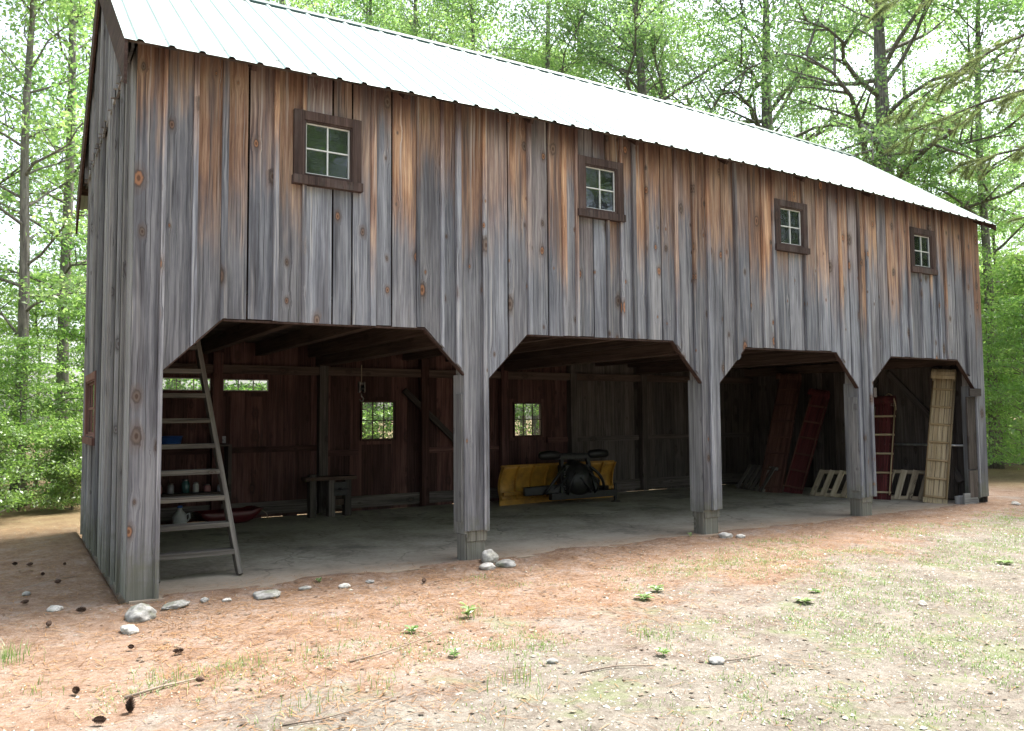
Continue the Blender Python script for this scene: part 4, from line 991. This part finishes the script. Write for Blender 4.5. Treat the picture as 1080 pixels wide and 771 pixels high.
def make_tree(name, seed, h, r0, base, spread, nb, leaf_mat, bark_mat, leaf_size, per, sub=5, lean=(0, 0), shape=.7, rise=.55, flat=.35, clump=.45):
    rr = random.Random(seed); rgen = np.random.default_rng(seed)
    tr = MB(); pts = []; rad = []
    N = 14
    for i in range(N + 1):
        t = i / N; pts.append(Vector((lean[0] * t * t + .25 * noise.noise((seed, t * 3, 0)) * t, lean[1] * t * t + .25 * noise.noise((seed, t * 3, 9)) * t, h * t - .15))); rad.append(r0 * (1 - t) ** .8 * (1 + .5 * max(0, .06 - t) / .06) + .012)
    tr.tube(pts, rad, 10)
    C = []
    for k in range(nb):
        t = base + (1 - base) * ((k + rr.random()) / nb) ** .9
        t = min(t, .98); f = t * N; i = min(int(f), N - 1); p = pts[i].lerp(pts[i + 1], f - i)
        az = k * 2.39996 + rr.uniform(-.5, .5); q = (t - base) / (1 - base)
        ln = spread * (shape + (1 - shape) * math.sin(math.pi * (.25 + .6 * q))) * (1 - .72 * q ** 1.6) * rr.uniform(.65, 1.15)
        el = rise * (.35 + q) + rr.uniform(-.2, .2); d = Vector((math.cos(az) * math.cos(el), math.sin(az) * math.cos(el), math.sin(el)))
        bp = [p]; cur = p.copy(); dd = d.copy(); ns = 5
        for s_ in range(ns):
            dd = (dd + Vector((rr.uniform(-.42, .42), rr.uniform(-.42, .42), rr.uniform(-.34, .26)))).normalized(); cur = cur + dd * ln / ns; bp.append(cur.copy())
        br = max(.012, r0 * .36 * (1 - .75 * q) * ln / spread)
        tr.tube(bp, [br * (1 - .85 * s_ / ns) + .004 for s_ in range(ns + 1)], 5, False)
        for s_ in range(sub):
            tt = .3 + .7 * (s_ + rr.random() * .8) / sub; g = min(tt, .999) * ns; j = int(g); p2 = bp[j].lerp(bp[j + 1], g - j)
            a2 = rr.uniform(0, 6.283); l2 = ln * rr.uniform(.22, .42); d2 = (dd + Vector((math.cos(a2), math.sin(a2), rr.uniform(-.2, .4))) * 1.1).normalized()
            e2 = p2 + d2 * l2; tr.tube([p2, p2.lerp(e2, .5) + Vector((0, 0, rr.uniform(-.05, .12))), e2], [br * .35 + .004, br * .22 + .003, .003], 4, False)
            for cc in (p2.lerp(e2, .45), p2.lerp(e2, .8), e2):
                n_ = int(per * rr.uniform(.5, 1.4)); sg = clump * rr.uniform(.7, 1.25)
                off = rgen.normal(size=(n_, 3)) * np.array([sg, sg, sg * flat]); C.append(np.array(cc) + off)
    C = np.concatenate(C); C = C[C[:, 2] > .15]
    e = empty(name, (0, 0, 0))
    t_ = tr.build('trunk', bark_mat, e, True, recalc=False)
    link('crown', quick_mesh('crown', frame_leaves(C, leaf_size, rgen), 4, leaf_mat), e)
    return e
def place(proto, used, x, y, s_, rz, label, cat, group=None, z=None, nm=None, tilt=(0, 0)):
    o = proto if not used.get(proto.name) else copy_tree(proto)
    used[proto.name] = used.get(proto.name, 0) + 1
    o.location = (x, y, (gz(x, y) if z is None else z)); o.rotation_euler = (tilt[0], tilt[1], rz); o.scale = (s_,) * 3
    tag(o, label, cat, group)
    if 'group' in o and not group: del o['group']
    return o
used = {}
def key(p): return p
maple = make_tree('maple_tree', 3, 19, .20, .24, 4.4, 40, M['leaf_maple'], M['bark'], .11, 33, 6, clump=.40, rise=.85)
slim = make_tree('slender_tree', 8, 17, .13, .22, 2.8, 38, M['leaf_maple'], M['bark'], .11, 26, 5, shape=.8, clump=.36, rise=.8)
oak = make_tree('oak_tree', 5, 21, .42, .30, 6.4, 40, M['leaf_oak'], M['bark'], .125, 46, 8, lean=(-1.2, .3), rise=.75, clump=.42)
beech = make_tree('beech_tree', 14, 15, .13, .12, 3.8, 42, M['leaf_bright'], M['bark'], .10, 28, 6, rise=.5, flat=.13, clump=.48)
sap = make_tree('sapling', 21, 5.2, .04, .06, 1.7, 34, M['leaf_bright'], M['bark'], .085, 24, 5, rise=.45, flat=.10, clump=.36)
bush = make_tree('understory_bush', 33, 2.8, .03, .04, 1.5, 34, M['leaf_dark'], M['bark'], .09, 24, 5, rise=.4, flat=.4, clump=.26)
# left of the barn
G1 = 'trees in the wood left of the barn'
place(slim, used, .05, 12.2, 1.0, 0, 'straight grey trunk rising just left of the gable wall', 'tree')
place(slim, used, -.75, 10.3, .85, 2.0, 'thin tree at the left edge of the picture', 'tree')
place(maple, used, -3.2, 14.5, .95, 1.0, 'leafy tree arching in over the left edge of the picture', 'tree')
place(slim, used, .9, 17.5, 1.1, 4.0, 'slender tree deeper in the wood behind the straight grey trunk', 'tree')
for k, (x, y, s_) in enumerate([(-4.6, 19, 1.0), (1.6, 23, .8), (-6.5, 13, .9)]):
    place((beech, slim, maple)[k % 3], used, x, y, s_, k * 1.3, 'leafy tree in the wood left of the barn', 'tree', G1)
for k, (x, y, s_) in enumerate([(-9, 6, 1.0), (-12, 12, 1.1), (-10, 20, 1.1), (-15, 3, 1.0)]):
    place((maple, beech)[k % 2], used, x, y, s_, k * 2.2, 'leafy tree in the wood left of the barn', 'tree', G1)
for k, (x, y, s_, pr) in enumerate([(-1.3, 7.8, .62, bush), (-.75, 9.4, .62, sap), (.4, 10.6, .80, sap), (-2.0, 10.4, .9, sap), (-.35, 14.5, 1.0, sap), (.1, 8.9, .55, bush), (-2.6, 8.6, .8, bush), (-2.5, 13, 1.1, sap)]):
    nm_ = 'dense dark green bush at the edge of the wood left of the barn' if pr is bush else 'bright green sapling among the undergrowth left of the barn'
    place(pr, used, x, y, s_, k * 1.9, nm_, 'bush' if pr is bush else 'sapling', 'bushes left of the barn' if pr is bush else 'saplings left of the barn')
# behind the barn: seen through its back windows and over the ridge
for k, (x, y, s_, pr) in enumerate([(4.6, 11.5, .9, sap), (6.2, 12.5, 1.0, sap), (8.6, 13, 1.0, sap), (10.2, 13.5, .9, sap), (3.2, 11.0, .9, sap), (11.6, 14.5, 1.0, sap), (5.4, 10.5, .8, bush), (9.4, 11.2, .9, bush), (2.2, 12.2, .9, sap), (7.4, 14.5, 1.1, sap), (12.8, 12.8, 1, sap)]):
    nm_ = 'low dark bush seen through a back window of the barn' if pr is bush else 'bright sapling seen through the back windows of the barn'
    place(pr, used, x, y, s_, k * 2.3, nm_, 'bush' if pr is bush else 'sapling', 'undergrowth behind the barn')
G2 = 'pale leafy trees rising behind the barn roof'
for k, (x, y, s_, pr) in enumerate([(7.5, 22, 1.15, maple), (12.0, 24, 1.2, maple), (17, 26, 1.25, maple), (10, 31, 1.45, maple), (22, 28, 1.2, beech), (15.5, 34, 1.45, maple), (27, 34, 1.3, slim), (5.0, 28, 1.35, beech), (31, 40, 1.4, maple), (22, 42, 1.5, maple), (15, 20.5, .95, beech), (16.6, 17.5, 1.15, maple), (20.5, 20.5, 1.25, maple), (14, 18.5, 1.1, maple), (24, 19, 1.2, maple), (12.5, 21, 1.2, maple), (21.5, 26, 1.35, beech), (19.5, 14.5, .95, oak), (25, 14, 1.05, oak), (7, 42, 1.6, maple), (20, 22, .95, maple)]):
    place(pr, used, x, y, s_, k * 1.1, 'pale leafy tree rising behind the barn roof', 'tree', G2)
# right side
place(oak, used, 22.6, 7.2, .95, 0.6, 'big oak with a thick grey trunk behind the right end of the roof', 'tree')
place(slim, used, 24.0, 5.0, 1.15, 1.2, 'tall slim trunk right of the big oak', 'tree')
place(beech, used, 22.2, 5.6, .62, 3.1, 'small crooked tree between the oak and the tall slim trunk', 'tree')
place(beech, used, 27.5, 6.6, .75, .4, 'bright green beech just right of the barn corner', 'tree')
G3 = 'trees in the wood right of the barn'
for k, (x, y, s_, pr) in enumerate([(33, 13, 1.1, maple), (40, 11.5, 1.0, slim), (31, 17, 1.1, slim), (40, 15, 1.0, slim), (40, 22, 1.0, beech), (46, 17, .9, beech), (36, 28, 1.2, slim)]):
    place(pr, used, x, y, s_, k * 1.7, 'leafy tree in the wood right of the barn', 'tree', G3)
for k, (x, y, s_, pr) in enumerate([(21.5, 2.8, .9, sap), (23.5, 3.6, 1.2, sap), (26, 5.2, 1.2, sap), (28.5, 6.3, 1.3, sap), (24.5, 6.0, 1.1, sap), (31.5, 8.5, 1.4, sap), (33, 6.8, 1.4, sap), (27, 3.2, .8, sap), (30, 5.0, .6, bush), (37, 9.5, 1.5, sap), (36, 12, 1.5, sap)]):
    nm_ = 'dark bush on the leaf litter right of the barn' if pr is bush else 'bright sapling in the undergrowth right of the barn'
    place(pr, used, x, y, s_, k * 2.1, nm_, 'bush' if pr is bush else 'sapling', 'bushes right of the barn' if pr is bush else 'saplings right of the barn')

G4 = 'trees across the yard mirrored in the upper windows'
for k, (x, y, s_, pr) in enumerate([(-14, -24, 1.0, maple), (-8, -27, 1.1, beech), (-3, -24, 1.0, maple), (3, -27, 1.1, maple), (9, -25, 1.0, beech), (15, -26, 1.05, maple), (21, -24, 1.1, maple), (27, -20, 1.0, beech), (32, -13, 1.1, maple), (-20, -18, 1.1, maple), (-22, -9, 1.0, beech), (34, -22, 1.2, maple), (40, -17, 1.2, maple), (42, -26, 1.3, beech), (50, -22, 1.4, maple), (38, -10, 1.1, beech), (30, -27, 1.2, maple), (52, -14, 1.4, beech), (44, -21, 1.0, oak), (36, -15, .9, oak), (48, -30, 1.2, oak), (56, -24, 1.3, oak), (33, -30, 1.1, oak), (6, -30, 1.0, oak), (18, -30, 1.1, oak), (26, -27, 1.0, oak), (-19, -1, 1.0, maple), (0, -33, 1.3, maple), (12, -33, 1.3, maple), (23, -32, 1.3, maple), (-12, -33, 1.3, beech)]):
    place(pr, used, x, y, s_, k * 1.9, 'leafy tree across the yard, mirrored in the upper windows', 'tree', G4)
# pine with long sweeping boughs, trunk just outside the frame
def pine(loc, h, seed):
    rr = random.Random(seed); e = empty('pine_tree', loc, 'pine with long sweeping boughs of fine needles at the upper right', 'tree')
    tr = MB(); N = 12; pts = [Vector((.1 * math.sin(i), .1 * math.cos(i * 1.3), h * i / N - .1)) for i in range(N + 1)]; tr.tube(pts, [.30 * (1 - i / N) + .02 for i in range(N + 1)], 12)
    V = []
    def tuft(p, d, n, l):
        for _ in range(n):
            q = (d * .9 + Vector((rr.gauss(0, 1), rr.gauss(0, 1), rr.gauss(-.15, .8))) * .75).normalized(); s_ = q.cross(Vector((rr.random(), rr.random(), 1))).normalized() * .0042
            e_ = p + q * l * rr.uniform(.7, 1.1); V.extend([p - s_, p + s_, e_ + s_ * .3, e_ - s_ * .3])
    def bough(z, az, ln, el, droop):
        p = Vector((0, 0, z)); d = Vector((math.cos(az) * math.cos(el), math.sin(az) * math.cos(el), math.sin(el))); bp = [p.copy()]; ns = 9
        for s_ in range(ns):
            d = (d + Vector((rr.uniform(-.10, .10), rr.uniform(-.10, .10), -droop + rr.uniform(-.05, .06)))).normalized(); p = p + d * ln / ns; bp.append(p.copy())
        tr.tube(bp, [.062 * (1 - s_ / (ns + .5)) + .005 for s_ in range(ns + 1)], 6, False)
        for s_ in range(2, ns + 1):
            for sd3 in (-1, 1):
                for rep in range(2):
                    side = Vector((-d.y, d.x, 0)).normalized() * sd3; dd = (d * rr.uniform(.4, 1.0) + side * rr.uniform(.5, 1.1) + Vector((0, 0, rr.uniform(-.45, .15)))).normalized(); l2 = ln * .20 * rr.uniform(.5, 1.1) * (1.1 - .45 * s_ / ns)
                    b0 = bp[s_ - 1].lerp(bp[s_], rr.random()); b1 = b0 + dd * l2 + Vector((0, 0, -.12 * l2)); tr.tube([b0, b0.lerp(b1, .5), b1], [.010, .007, .003], 4, False)
                    for k in range(9):
                        tuft(b0.lerp(b1, .25 + .75 * k / 8), dd, 20, .16)
    k = 0; z = 5.0
    while z < h - .6:
        for j in range(4):
            az = k * 1.31 + j * 1.57 + rr.uniform(-.2, .2); ln = (h - z) / h * 5.0 + .8; bough(z, az, ln * rr.uniform(.7, 1.05), .12 + rr.uniform(-.1, .2), .03)
        z += 1.15; k += 1
    # the boughs reaching in over the roof
    bough(10.4, R(118), 6.0, .05, .055); bough(9.0, R(112), 5.6, .0, .04); bough(11.8, R(122), 6.2, .1, .05); bough(7.6, R(108), 4.6, .12, .035)
    tr.build('trunk', M['bark_pine'], e, True, recalc=False); link('crown', quick_mesh('crown', V, 4, M['needle']), e)
pine((19.6, -1.6, 0), 15, 4)
